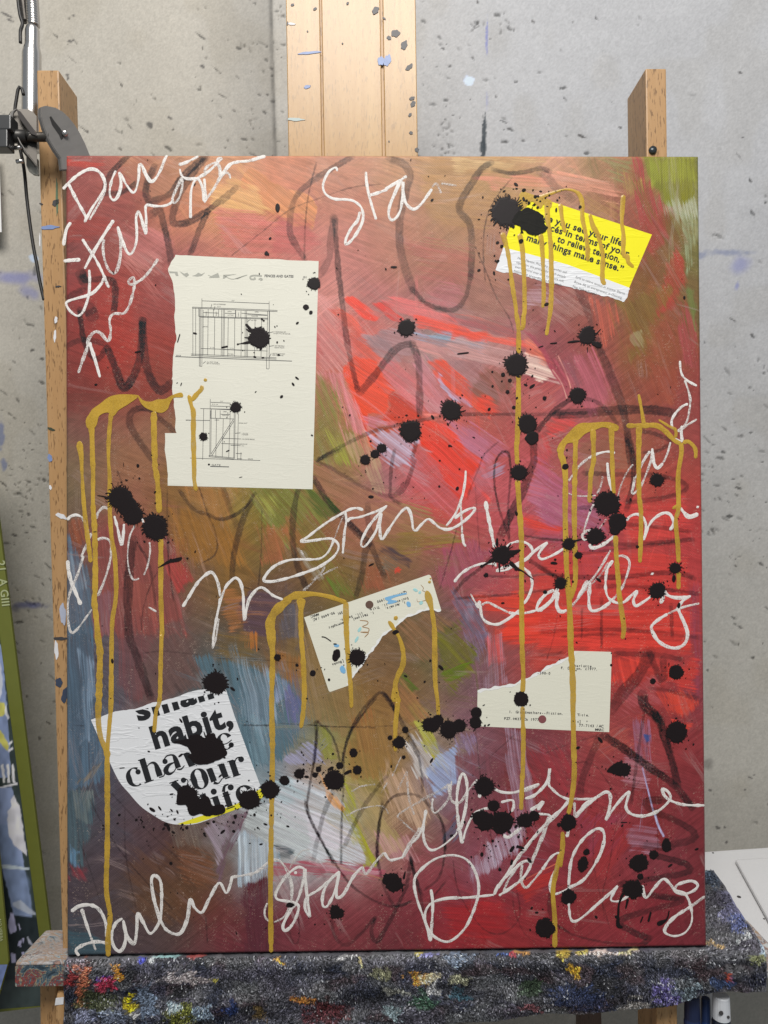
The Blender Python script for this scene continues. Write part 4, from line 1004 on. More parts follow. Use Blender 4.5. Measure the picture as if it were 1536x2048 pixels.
# ---------------------------------------------------------------- white handwriting
PEN=[("7.6|0|A: 70,345 115,295 200,220 290,172 360,175 415,225 440,300 425,360 380,430 320,520 262,630","7.2|0|A: 120,300 180,420 230,510 270,590 258,635","6|1|A: 300,615 380,480 430,380 445,280","7|0|A: 535,180 500,260 480,360 490,420 520,440 555,400 580,300 562,200 590,240 630,310 680,372 710,350 735,240 740,130 765,140 800,220 840,275 880,255 930,170 960,90 985,45"),
("7.5|0|A: 1085,130 1150,110 1260,55","6.5|0|A: 1095,165 1110,220 1150,250 1230,250 1300,220 1370,170 1440,100 1475,75","6|1|A: 1115,240 1080,310 1040,400 1030,445 1050,465 1090,420 1115,330 1118,250","6.5|0|A: 1040,430 1010,470 950,492 870,492 800,490 800,600 800,742","6|0|A: 1190,600 1190,480 1195,360 1220,280 1250,250 1280,290 1300,360 1305,440 1325,440 1310,250","6|1|A: 1320,230 1320,170 1360,130 1420,115 1450,160 1445,230","6.5|1|A: 1320,440 1400,330 1450,220 C: 20,90 65,70","7|0|C: 20,285 60,220 130,130 200,105 300,95 400,65 445,55","6|1|C: 20,285 50,240 100,200 125,215 135,255","6|0|C: 5,110 45,170 50,225"),
("7|0|A: 140,635 100,700 75,840","8|0|A: 75,975 140,968 225,963","7.5|0|A: 515,615 430,745 330,910 260,1045","7|0|A: 240,780 290,860 340,930 400,1040 440,1130 475,1210","6.5|1|A: 430,780 422,860 435,960 470,1050 515,1085 550,1040 575,920 575,800 550,670","6.5|0|A: 550,670 570,740 600,820 630,890 660,915 690,880 715,800 718,700 712,600 730,540 755,590 780,680 798,742","6.5|0|A: 300,1050 305,1150 295,1280 260,1390 230,1440 190,1455 130,1410 98,1350 120,1325 200,1300 290,1275 350,1240 410,1170 430,1130 470,1205"),
("6.5|1|A: 905,955 840,1050 780,1120 720,1160 665,1180 645,1150 690,1120 695,1200 670,1310 640,1390 600,1435 520,1437 485,1470 480,1520 B: 490,180 475,268 450,262 405,208 360,190 320,215 290,270 280,340 240,450 205,555","8|0|B: 300,280 340,400 370,500 395,592"),
("7|0|C: 1072,188 1062,155 1010,180 970,240 948,310 960,370 1000,410 1060,432 1150,435 1220,450 1280,500 1300,570 1290,640 1250,720 1200,790 1150,830 1150,780 1200,680 1250,620 1272,540","7|0|C: 1325,190 1330,280 1350,390 1380,500 1415,612","6.5|0|C: 1340,402 1420,380 1500,350 D: 100,340 180,290 280,228","6.5|0|D: 265,235 220,280 170,390 130,490 120,570 145,615 190,590 225,520 240,420 245,280 250,400 280,480 340,520 400,480 460,400 500,340","5|2|D: 500,330 540,295 580,380","5|2|D: 580,295 640,302 720,312"),
("6.5|0|H: 1228,620 1232,690 1250,750 1300,800 1378,842","5|1|H: 1270,790 1300,880 1318,960 1310,1060 1280,1170 1205,1240","6.5|0|H: 1300,1000 1250,1020 1190,1080 1155,1150 1165,1225","6|1|H: 1378,1135 1300,1180 1210,1245","6.5|0|H: 1245,1190 1240,1250 1245,1320 1230,1330 1180,1303","5.5|1|I: 1145,106 1120,200 1080,290","7|0|I: 1080,290 1030,335 1000,290 990,230 985,160","6.5|1|I: 985,170 975,260 930,390 880,500 820,560 805,550 820,490 832,410","5.5|1|I: 965,185 920,250 880,330 840,420","4|2|I: 820,300 770,360 720,460 690,560 685,640","6|0|I: 660,202 590,190 500,210 420,250","5|1|I: 420,250 350,310 290,390 250,450","6.5|0|I: 590,285 600,400 620,500 640,570","3.5|1|I: 250,555 300,575 400,580 490,575","5|2|I: 555,400 530,500 500,560","5|1|I: 480,640 450,690 410,800 380,900"),
("7|0|I: 755,795 800,752 860,740 910,780 930,850 910,968","7|0|I: 915,950 950,850 1000,780 1080,730 1140,740 1170,800 1165,840 1138,880","5.5|1|I: 1200,760 1235,685","8|0|I: 1232,680 1260,720 1310,762 1390,735","6|0|I: 1372,684 1395,668","6|1|I: 450,880 400,890 370,930 390,965 415,962","8|0|I: 435,1000 450,1030 490,1032 560,1000 655,930","5|2|I: 585,780 520,865"),
("8.5|0|J: 752,535 760,600 790,750 810,850 830,945","6.5|0|J: 930,945 980,905 1050,890 1120,910 1160,960 1150,1010 1100,1050 1020,1090 930,1140 850,1150 890,1125 1000,1095 1090,1130 1140,1180 1160,1270 1130,1370 1085,1440","6.5|0|J: 1100,1050 1200,960 1290,900 1250,950 1215,1010 1240,1045 1300,1030 1380,990 1440,950","7|0|J: 475,1248 540,1170 640,1110 740,1085 835,1090","6|0|J: 830,1065 842,1112"),
("6.5|0|K: 995,528 940,510 880,520 820,550 700,620 600,690 510,760 450,802 550,795 650,780 720,780 770,820 775,870 740,930 680,980 600,1030 500,1070 380,1110 250,1145 170,1155 120,1142 160,1070 230,1010 330,970 420,960 560,960 630,945 690,890 740,780","3|2|K: 740,780 780,670 828,560","7|0|K: 835,540 845,620 830,720 820,830 815,910","6|0|K: 850,632 880,602 960,590 1050,560 1130,530 1205,488","6.5|0|K: 1200,490 1150,540 1050,660 990,770 975,830 1000,850 1050,800 1110,700 1150,560 1140,650 1145,760 1165,780 1210,710 1290,590 1340,530 1380,510 1410,560 1425,640 J: 115,780 140,795 180,750 245,695 300,730 350,770 420,785 500,755 600,680 660,605 620,600 540,640 480,690","6|0|J: 577,268 570,370 545,500 500,620 450,700 405,755","5|1|J: 532,540 540,700 545,820","7|0|J: 545,820 560,910 582,932","4|1|J: 545,490 510,590 480,680"),
("7|0|M: 155,1290 210,1200 270,1100 330,1030 400,985 440,1020 470,1100 485,1200","6.5|0|M: 485,1210 478,1270 460,1350 P: 120,395 112,515","5.5|1|P: 118,500 140,420 165,250","6.5|0|M: 478,1260 530,1120 580,1060 620,1035 660,1070 685,1170 690,1300 695,1402 715,1310 740,1220 800,1140 850,1120 900,1150 950,1190 1035,1225","5.5|2|M: 1210,1150 1290,1080 1370,990 1405,935","4|2|M: 1340,1010 1300,1065","5|2|M: 1190,790 1240,880","4|2|M: 1330,1040 1430,980 1520,940"),
("6.5|0|L: 110,530 130,500 180,482 230,495","5.5|1|L: 230,495 270,560 290,640 290,695","6|1|L: 320,640 270,760 230,850","8.5|0|L: 112,880 118,960 140,1060 180,1160 228,1272","5.5|1|L: 250,840 200,1000 140,1140 115,1250 115,1400 130,1490 155,1515 200,1480 260,1400 325,1310","6.5|1|L: 370,700 430,685 480,710 495,780 480,900 440,1040 400,1140 375,1195","6|1|L: 360,520 380,460 430,415 485,440","7|0|L: 520,490 550,600 582,742 600,650 606,560","4|1|L: 702,575 660,660 640,780 640,900 660,1000 690,1050 740,1040","4.5|1|L: 830,720 835,800 815,920 780,1012","5.5|0|L: 758,505 788,575","4|1|L: 820,1290 892,1332"),
("5|1|O: 618,295 660,370 690,405","8|0|O: 665,375 692,412 697,355","6.5|0|O: 705,400 720,500 770,550 850,565 920,535 1000,480 1050,440","5.5|1|O: 715,400 740,380 780,375 850,410 950,460","7|0|O: 950,460 1010,470 1100,465 1200,440 1260,410 1330,340 1385,250","6.5|0|O: 1355,262 1280,300 1220,370 1200,430 1230,440 1300,390 1385,290 1375,370 1390,430 1420,450 1465,440","5|1|O: 1500,410 1540,375","8|0|N: 0,540 60,480 130,400 160,335","7.5|0|N: 155,400 145,480 170,535 225,540","6|1|N: 280,490 330,430 400,330 440,280 520,170 620,0","5|2|N: 300,470 380,370 520,230 600,110","8|0|N: 330,430 370,350 415,280 435,300 430,400 430,480 450,530 500,530 560,500 620,455","5.5|1|N: 620,455 660,410 720,330 760,230 785,130 770,75 720,50 680,58","6.5|0|N: 640,90 590,170 575,280 580,370 610,430 680,465 740,455 800,400 850,362 820,440 840,490 900,460 985,400","10|0|N: 980,200 990,218","8|0|N: 1090,345 1100,380 1150,410 1230,420 1325,405","9|0|N: 1055,470 1090,400","7.5|0|N: 1322,400 1260,440 1215,500 1225,550 1270,650 1295,740 1270,820 1200,860 1110,845 1030,790 980,700 985,660 1040,610 1120,560","5.5|1|N: 1120,560 1220,515 1300,490 1398,468"),
("4.5|1|W: 0,415 50,375 100,345 150,325 180,350 210,390 230,470 225,540 190,630 130,665","5|2|W: 325,268 280,280 240,330 200,400 150,480 130,520","4.5|1|W: 95,560 80,600 85,640 110,662","7|0|W: 298,375 260,365 210,400 170,450 140,510 150,540 200,550 240,560 265,580 250,640 220,690 190,710 180,680 220,600 260,540 290,440 300,378 305,470 315,560 325,632 300,590 310,530 370,490 430,440 490,388","7|0|W: 490,388 440,430 400,500 395,570 420,577 460,500 485,400 470,480 475,530 510,510 560,420 610,362","6.5|1|W: 610,360 632,402 680,340 730,285","6.5|0|W: 730,285 760,325 800,320 835,310","9|1|W: 835,310 870,240 930,150","6|0|Q: 665,915 690,860 750,800 780,730 795,650","6.5|0|Q: 795,650 780,740 785,820 820,870 880,850 952,790 R: 200,660","8|0|W: 240,390 255,400"),
("6|0|R: 200,660 215,645 220,690 230,720 250,650 290,570 340,540 375,535","7|0|R: 225,700 210,620 200,500 210,400 233,345 255,400 250,520 220,650","6.5|1|R: 160,400 160,450 180,500 220,500 260,440 312,378","5|1|R: 70,480 65,530 80,560 120,530 160,470 172,385","4.5|2|R: 0,490 80,450 155,418","8|0|R: 320,445 326,478","6.5|0|R: 400,425 440,445 500,450 560,435 620,410 650,402","6|1|R: 650,402 600,430 560,440","6.5|0|R: 570,482 620,465 670,420 695,380 705,320 700,400 720,430 760,465 815,490","5.5|1|R: 945,482 870,485 815,480","6.5|0|R: 818,480 770,540 710,590 620,690 540,790 480,880 430,950","5.5|1|R: 705,590 670,690 640,760 605,840","8|0|R: 600,545 640,520 668,500 640,545","7|0|R: 640,565 700,570 712,590","6.5|0|R: 440,502 500,490 510,520 498,555","7|0|R: 452,680 480,692 520,665 552,640","5.5|1|R: 840,500 842,582","6|0|R: 842,582 900,510 952,480","9|0|R: 798,692 812,640","3.5|2|Q: 610,470 660,360","4|2|Q: 640,545 690,440","5|2|Q: 690,440 700,580 730,680","4|2|Q: 385,555 440,525 520,513","4.5|2|Q: 360,685 430,650 520,630 570,640 590,675","5|2|Q: 740,780 650,700 645,680 700,640 830,570 920,510","4|2|Q: 550,560 585,500"),
("7|0|S: 280,530 330,500 355,520 350,590 333,650 380,580 455,500 440,580 470,620 540,630 620,600 680,540 670,500 640,485 650,520 690,550 760,570 868,573","6.5|0|S: 165,640 220,580 280,528 240,560"),
("6.5|0|V: 195,485 205,560 200,680 192,762 170,680 120,540 105,440 140,380 220,320 310,300 390,325 440,400 455,500 420,620 370,710 290,770 210,740 168,670 165,610 200,560 280,535 400,530 540,515","7|0|V: 540,515 560,470 620,400 700,335 738,348 700,420 640,470 565,520","5.5|1|V: 690,335 620,430 590,500","5.5|1|V: 692,350 685,430 710,477 750,440 800,380","6|1|V: 945,0 880,80 780,180 700,280 640,360 560,480","5|1|V: 835,90 800,190 760,290 735,345","6.5|0|V: 800,380 850,310 892,290 885,350 850,430 845,490 870,512 952,480","6.5|0|U: 150,480 240,430 320,310 350,210 335,160 290,165 220,230 170,330 155,475","6.5|0|U: 155,555 165,640 190,660 240,630 320,560 400,490 422,470 385,540 430,550 485,518","7|0|U: 555,462 575,532 620,480 670,430 710,460 740,500 785,512 840,490 857,460 820,440 750,460 738,490 790,512 820,580 825,660 790,720 730,740 680,720 690,680 740,630 820,580","6|1|U: 820,580 897,523"),
("8|0|Y: 88,662 130,632 190,625 240,650 275,720 280,800","7.5|0|Y: 145,645 165,710 195,800","5|1|Y: 195,800 222,872","8|0|Y: 290,835 230,825 160,840 115,870 132,902","8|0|Y: 368,698 330,725 308,790 320,850 350,877 375,850 385,790 372,712 390,790 430,835 445,760 450,672 480,720 520,780 570,710 580,600 575,500 545,465 525,490 540,600 580,720 620,770 680,780 720,700 735,595 760,640 800,665 840,590 893,505 930,560 Z: 215,800 230,740","6|1|Z: 225,745 300,735 370,715 420,670 470,650 510,680","4|1|Z: 510,680 545,770 552,855")]
ZP=.00012
for i,words in enumerate(PEN):
    parent=None
    for s in words:
        w,k,l=s.split('|'); mb=MB(); ribbon(mb,[p[:2] for p in pts(l)],float(w)*.80,.00010,ZP+.00001*(i%3),step=2.2,jit=.30)
        if not mb.v: continue
        mt=(CHALK,CHALKT,CHALKF)[int(k)]
        if parent is None: parent=mb.build('white_handwriting',mt,painting,smooth=True)
        else: mb.build('pen_stroke',mt,parent,smooth=True)
# ---------------------------------------------------------------- gold drips
ZG=.00027
GOLDS=[ # each: ribbons "w;w;..|line" or poly
 ["P|CL: 290,62 400,92 550,140 545,210 490,175 450,215 380,150 300,220 240,215 255,120","CL: 440,120,50 600,60,26 700,40,22 790,70,34 830,150,44 835,300,44 860,420,44 880,560,44 880,690,36","CL: 110,430,60 150,560,46 175,700,42 200,900,42 J: 0,0,0" ,"CL: 265,440,56 290,560,48 300,700,46 310,900,46 312,1129,46 G: 645,230,42 640,320,40 612,348,34","CL: 455,440,50 470,560,42 480,750,40 485,1000,40 475,1110,32","CL: 515,150,60 520,300,50 540,450,48 550,600,50 555,900,50 545,1129,44 G: 865,280,36 845,400,36","CL: 635,170,44 655,330,42 680,430,40","CL: 900,260,34 930,370,50 970,440,40 1000,540,44 1020,650,46 1015,850,44 1045,900,40","CL: 1205,90,52 1195,220,44 1190,340,40 1205,450,46 1205,620,44 1240,650,50 1250,700,46 1300,745,34"],
 ["CL: 110,430,60 150,560,46 175,700,42 200,900,42 232,1100,44 G: 580,200,40 600,330,44 602,560,46","G: 600,735,46 600,1000,50 590,1300,48 J: 1022,60,46 1030,215,46","J: 1030,350,46 1048,600,50 1062,800,48 1068,1000,48 1066,1250,46 O: 1068,500,46 1072,800,46 1082,1000,44 1075,1165,42","O: 1075,1285,42 1078,1420,40 R: 562,150,28 560,300,27 555,400,27 550,545,25"],
 ["P|B: 310,900 330,870 400,820 450,780 505,752 600,740 730,748 725,770 640,830 560,880 515,930 460,900 390,930 370,1000 340,1040 285,1035 272,965","P|B: 730,745 770,790 840,805 900,785 970,780 1035,745 1110,725 1122,765 1045,772 1010,820 990,870 940,902 870,890 790,855 745,800","B: 220,1150,34 218,1190,64 232,1290,44 236,1400,34 L: 240,150,34 248,300,40 265,500,44 290,700,46 315,900,40","B: 315,990,60 325,1100,50 330,1300,50 L: 335,100,50 335,400,48 348,600,50 355,900,54 352,1150,50 345,1230,56 362,1380,52 X: 235,100,34 245,180,40 240,400,40 236,540,30 250,640,30 282,715,36 284,780,32 285,930,32 Y: 285,300,32 280,540,32 300,680,30 290,790,32 290,905,30","B: 495,900,50 475,1100,38 470,1300,34 L: 480,150,36 482,450,46 500,700,48 525,850,48 538,1100,44 530,1250,44 505,1400,44 X: 308,150,28 305,450,28 298,550,26 284,715,24","B: 868,890,66 870,1100,58 880,1400,56 L: 888,100,54 905,250,54 915,465,50","L: 930,680,50 930,950,52 930,1200,48 940,1500,44 X: 580,90,28 575,250,26 570,430,26 550,500,24 540,612,24","B: 1175,745,40 1200,850,40 1215,900,50 1215,1100,48 1222,1400,44 L: 1222,170,40 1240,272,36","B: 1200,800,30 1240,745,46 1290,690,44 1280,662,44","D|PX: 411,760,3.6"],
 ["P|H: 158,1370 200,1310 330,1180 450,1165 600,1160 690,1195 665,1240 560,1205 480,1230 400,1260 320,1330 235,1350 205,1420 150,1420","H: 185,1380,62 182,1450,56 I: 200,260,52 222,400,54 220,700,52 225,950,50 235,1250,52 255,1480,54 N: 265,650,58 270,850,58 280,1000,58 290,1250,54 S: 152,50,31 156,250,31 158,420,30 140,560,28 125,622,26","S: 95,715,26 95,800,30 80,900,30 U: 110,300,30 85,400,30 70,500,28 80,650,28 80,802,30","H: 310,1310,70 310,1400,48 I: 305,400,52 300,700,48 305,1000,48 310,1300,46 285,1430,40 265,1490,30","H: 465,1220,50 470,1430,48 I: 468,280,46 445,400,46 435,640,46","H: 625,1190,56 630,1400,48 I: 640,450,48 648,565,44","I: 662,925,46 672,1150,46 690,1350,46 N: 690,350,46 710,500,46 735,680,46 722,782,42"],
 ["H: 755,1192,40 900,1190,50 1020,1190,48 1100,1240,50 1180,1320,50 1240,1350,50","H: 865,915,28 890,1050,34 912,1180,40","H: 868,1200,60 865,1450,46 I: 866,300,46 868,550,46 885,720,46 885,900,44 876,1165,40","H: 1235,1340,56 I: 1240,200,46 1212,400,48 1215,680,46 1190,800,44 1208,1000,44 1215,1165,40","I: 1216,1240,42 1215,1400,42","I: 1225,650,30 1190,675,40 1158,692,26","H: 1250,1345,40 1300,1330,36 1360,1390,36 1365,1480,34","H: 1040,1140,18 1130,1195,28 1190,1230,30 1188,1300,34"],
 ["P: 800,70,70 700,150,90 640,220,72 615,300,90 622,370,108 630,470,66 638,560,52 635,700,52 630,1000,50 636,1400,50 W: 118,30,32 115,200,30 112,500,30 115,828,28","P: 730,90,30 830,50,70 900,40,70 1000,35,46 1120,55,44 1230,90,44 1285,112,50","P: 885,70,110 888,140,64 885,250,50 892,450,52 905,600,52 916,900,50 905,1080,46 885,1212,36","P: 1280,105,60 1285,350,52 1300,600,46 1322,850,42 1330,1035,34","CC: 905,520,34 935,560,48 965,610,44 1010,680,40 1045,780,50 1060,880,62 1050,980,60 1000,1090,54 975,1200,52 O: 0,1250,30","CC: 1295,210,40 1315,280,78 1345,390,52 1375,600,58 1380,900,60 1385,1150,54 1405,1310,44 O: 330,1240,40 338,1370,34","D|PX: 791.5,1236,4.4","D|PX: 859,1164,3","D|PX: 861,1157,1.8"]]
GOLDS[0].pop(2)
for i,items in enumerate(GOLDS):
    root=None
    for it in items:
        mb=MB()
        if it[:2]=='P|': outline(mb,pts(it[2:]),.00016,ZG,True,3)
        elif it[:2]=='D|': x,y,r=pts(it[2:])[0]; disc(mb,x,y,r,h=.00016,base=ZG)
        else:
            P=[p for p in pts(it) if len(p)>2 and p[2]>0]
            P=[(q[0],q[1],q[2]*.9) for q in P]; ribbon(mb,P,h=.00017+.00001*(i%4),base=ZG,step=3,jit=.16)
        o=mb.build('gold_drip',GOLD,painting,smooth=it[:2]!='P|',tri=True)
# drips on the left of the centre card
mb=MB(); ribbon(mb,pts('CC: 975,1200,52 960,1331,48 Q: 640,60,25 628,200,25 628,335,18'),h=.0002,base=ZG,step=3); mb.build('gold_drip',GOLD,painting,smooth=True)
# ---------------------------------------------------------------- black ink
ZI=.00050
def blot(x,y,rx,ry=None,rot=0.,spikes=16,spl=.35,drops=5,rag=.07,extra=(),name='ink_blot'):
    mb=MB(); disc(mb,x,y,rx,ry,.00018,ZI,R(rot),72 if rx>9 else 30,rag*1.25,int(spikes*1.35),spl*1.12,drops+(3 if rx>11 else 0))
    for e in extra:
        if e[0]=='d': disc(mb,*e[1:5],h=.00016,base=ZI,rot=R(e[5]) if len(e)>5 else 0,n=40,rag=.07,spikes=int(e[6]) if len(e)>6 else 8,spl=.3)
        elif e[0]=='s': ribbon(mb,pts(e[1]),h=.00014,base=ZI,step=2,jit=.15)
        elif e[0]=='p': outline(mb,pts(e[1]),.00017,ZI,True,2.5,rough=float(e[2]) if len(e)>2 else 0)
    return mb.build(name,INK,painting,smooth=False,tri=True)
blot(1012,424,27,30,20,34,.30,12,.10)
mbk=MB(); outline(mbk,pts('CL: 200,330 240,260 330,210 400,230 470,280 490,350 520,385 480,430 380,455 320,420 260,370'),.0003,ZI,True,2.5,rough=1.2)
for s in ['CL: 240,320,30 360,350,50 470,390,24 525,380,6','CL: 300,270,30 400,250,30 485,290,10','CL: 320,400,40 420,440,30 490,420,8','CL: 330,235,20 350,205,8','CL: 375,225,14 385,195,6','CL: 450,330,30 500,335,8','CL: 280,405,20 300,440,10','CL: 200,355,20 180,385,8','CL: 405,455,16 410,470,6']: ribbon(mbk,pts(s),h=.0003,base=ZI+.00005,step=1.6,jit=.3)
for x,y,r in [(305,50,17),(388,48,8),(410,108,16),(330,145,12),(350,165,14),(400,180,12),(430,205,12),(453,150,9),(500,120,9),(535,95,9),(270,200,16),(290,185,8),(530,60,6),(210,385,10),(280,510,20),(105,555,14),(70,690,14),(95,390,7),(165,855,8),(40,640,8)]:
    c=pts('CL: %g,%g'%(x,y))[0]; disc(mbk,c[0],c[1],r*.2214,r*.2214*1.15,.00014,ZI,.6,14,.18)
o=mbk.build('ink_smear',m_flat('scraped_ink',(.010,.0095,.0075),.6,.15,.5,220,bump=.10),painting,tri=True); o['label']='dragged grey black ink smear'
blot(813,656,16,16,0,26,.30,3); blot(902,821,18.5,20,0,28,.32,4,extra=[('s','F: 1300,1070,10 1340,1065,9 1370,1055,7'),('s','F: 1310,1035,9 1345,1015,6')]); blot(821,862,20,20.5,0,36,.22,4)
blot(763.5,896.5,9.5,9,0,14,.3,2,extra=[('d',750,908,9,8.5)]); blot(730.5,919.5,10,9.5,0,14,.28,1)
blot(1032,730,21.5,21.5,0,30,.26,4); blot(1174.5,671,16,18,0,16,.32,3,extra=[('d',1196,690,7.5,6,40,6),('s','G: 1030,460,12 1090,452,20 1140,448,14'),('s','G: 1270,400,14 1325,340,6'),('s','G: 1205,500,9 1205,555,6'),('s','G: 1240,460,40 1290,480,50')])
blot(1155,791,15.5,15.5,0,30,.25,2); blot(1055,848,18.5,19,0,14,.28,2,extra=[('d',1064,876,14,13,0,0)]); blot(1038,945,15.5,15,0,28,.25,2)
blot(1003,1110,19,18,0,18,.5,4,.1,extra=[('s','J: 850,930,30 852,860,14'),('s','J: 960,1000,60 1060,965,16'),('s','J: 960,1070,40 1030,1130,26 1080,1155,12 1175,1225,7'),('s','J: 870,1080,20 873,1165,8'),('s','J: 820,1050,30 720,1105,16')])
blot(1137,1088,12,12,0,16,.4,3,extra=[('s','I: 290,980,20 370,955,6')]); blot(1121,1166,12,11.5,0,18,.4,3)
blot(1214,1007,24,24,10,28,.2,4,extra=[('d',1235,1044,18,18,0,12),('d',1230,1060,11,10,0,8),('s','I: 680,600,14 700,590,8')])
blot(1190.5,1073,17,16,0,22,.3,3); blot(1313.5,960,13.5,12.5,0,20,.3,1); blot(1350,1136,11.5,10.5,10,14,.5,3,extra=[('d',1347.5,1157,4,7,0,2)]); blot(1314.5,1181,16,15.5,0,20,.32,4)
blot(1352,1344,14.5,14,0,18,.12,1); blot(1353,1464,20.5,20.5,0,26,.14,3); blot(1242,1538,19,14,0,16,.16,3,.1,extra=[('p','S: 335,385 370,350 420,335 400,400 360,395')])
blot(1136.5,1645,16,16,0,14,.16,2,.1,extra=[('d',1118,1649,4.5,4)]); blot(1277.6,1725.5,18,17.5,0,22,.12,1); blot(1307,1709,9,9,0,10,.12,0); blot(1332.5,1690,9,14,5,10,.14,1); blot(1165.5,1728,10.5,15,15,12,.14,0,.12); blot(1172.7,1703.5,6.5,6.5,0,4,.1,0)
blot(1265.7,1778,20,18,0,22,.14,2,.1,extra=[('s','U: 455,500,16 430,560,12 425,620,14 425,680,26 450,690,10'),('s','U: 478,535,14 465,592,9')]); blot(1280.4,1752.6,6.5,6,0,4,.1,0); blot(1137,1793,15,14.5,0,14,.14,1,.1); blot(1090,1855.5,19.5,19,0,16,.1,1,.09)
blot(968.7,1572.5,18.5,18.5,0,24,.26,5); blot(968,1640,23,19,0,14,.16,4,.12,extra=[('d',987,1611,12,11,0,10),('d',1004,1643,23,20,0,12),('d',1000,1655,14,13,0,8)]); blot(1049.5,1640.5,15,14.5,0,18,.25,6,extra=[('d',1068,1631.5,11,10,0,12)])
blot(862,1449,17,14.5,-20,18,.28,4,extra=[('d',876,1440,11,10.5,0,10)]); blot(897.5,1458.5,17,17.5,0,22,.26,4,extra=[('d',919,1451,12.5,13,0,12)]); blot(951,1444,12,12.5,0,10,.2,2,extra=[('d',952.5,1425,11,11,0,8),('s','O: 660,1480,14 640,1505,6'),('s','O: 735,1455,18 755,1445,14')])
blot(1042,1398,14.5,14.5,0,24,.1,0,.04); blot(714.5,1314.5,16,16,0,22,.28,3,.05); blot(555,1314.5,6.5,7,0,8,.25,1); blot(625.7,1346,6.2,5.8,0,3,.1,0); blot(431,1365.7,22,21.5,0,34,.22,5)
blot(240,995,21,22,0,34,.38,5,extra=[('d',255,1012,22,20,40,14),('d',266,1030,20,19,0,26),('s','L: 480,335,16 430,320,9 370,310,4')]); blot(310.5,1054.5,23.5,25,0,38,.22,4)
blot(518.5,676,20,21,0,26,.14,5,extra=[('s','PA: 850,800,50 810,750,30 775,710,22'),('s','PA: 840,880,34 770,893,22 720,900,6 690,908,22'),('s','PA: 810,845,14 760,840,8'),('s','PA: 820,790,18 775,755,8')]); blot(628,567.5,12.5,12.5,0,16,.2,2); blot(612,614.6,6,5.6,0,0,.1,0); blot(621.8,625.2,3.4,4.2,20,0,.1,0)
blot(471.6,814.5,10,10.5,0,22,.32,2); blot(407,873.3,7.8,7.8,0,18,.25,1)
blot(668.5,1560,19.5,19,0,26,.2,4); blot(679.5,1530.7,7,7.2,0,4,.2,1); blot(707,1505,7.5,9,0,10,.25,1); blot(714.5,1539.5,8.5,9,0,12,.25,1); blot(598.6,1547.3,10,9.5,0,12,.25,1); blot(569,1560.5,9.8,9.5,0,10,.2,1); blot(637,1538,5.6,5.6,0,6,.2,0); blot(630,1549.5,5.5,5.2,0,6,.2,0)
blot(798,1484.5,12.3,12,0,16,.25,2); blot(810.5,1459,6.4,6.2,0,8,.2,0); blot(780,1475,4.8,4.6,0,6,.2,0); blot(807.5,1514,3.8,3.6,0,4,.2,0)
blot(540,1579,17.5,18,0,22,.2,3); blot(499,1599,20,20,0,22,.22,6)
blot(412,1503,4,4,0,0,.1,0,extra=[('p','SL: 670,575 720,565 790,545 800,530 850,520 900,545 915,515 965,512 985,545 1030,570 1045,610 1065,650 1055,680 1010,705 940,735 900,745 830,740 790,700 770,680 800,660 760,610 700,590','.9'),('s','SL: 780,545,14 800,520,8'),('s','SL: 905,540,12 890,495,5')])
blot(378,1590,16.5,15,0,26,.3,6,.1,extra=[('p','SL: 700,930 760,900 820,930 850,990 880,1000 880,975 905,975 930,1000 960,1050 1020,1040 1050,1060 1040,1110 960,1125 900,1130 870,1115 800,1128 770,1090 760,1050 690,1040 690,990','1.')])
blot(785.5,1764,19.5,18.5,20,12,.18,3,.12,extra=[('s','W: 835,430,14 845,385,8')]); blot(673,1824,13.5,14,0,12,.26,1,.16); blot(580.3,1809.5,8,5,0,4,.2,0,.15)
blot(1130.5,933.5,6.8,6,-20,0,.1,0); blot(555.3,416,4.6,8.8,0,0,.1,0,.03); blot(533,507,4,4.4,0,0,.1,0,extra=[('d',536.5,509,2,2.4)]); blot(342.5,1120,3,3,0,0,.1,0,extra=[('p','L: 905,945 960,905 1000,880 1110,850 1118,860 1090,888 1000,905 950,930','.4')])
blot(1006,749.5,4.2,4.2,0,2,.2,0,extra=[('d',1019.6,761,3.8,3.6)]); blot(1015,784,4,3.8,0,4,.3,0); blot(1089,796.5,4,4,0,5,.25,0); blot(1027.5,815,3.7,3.7,0,3,.2,0)
blot(672.5,1310,7.5,13,15,0,.1,0,.1); blot(791,1264,6.2,4.6,-15,0,.1,0); blot(1156.5,1110.5,7.5,7,0,14,.25,1); blot(1305.6,1362,5.6,5.6,0,8,.15,0)
blot(1090,1184,4.2,3.8,0,0,.1,0,extra=[('d',963.5,1132,3.4,2.6),('d',1032,1138,3.3,3.2)]); blot(972,1150,4.6,4.2,0,4,.2,0)
blot(1232,1833,3,3,0,0,.1,0,extra=[('s','U: 560,630,8 545,667,7'),('s','U: 603,605,12 588,662,12'),('s','U: 702,600,8 690,645,10 660,665,26 635,675,26')])
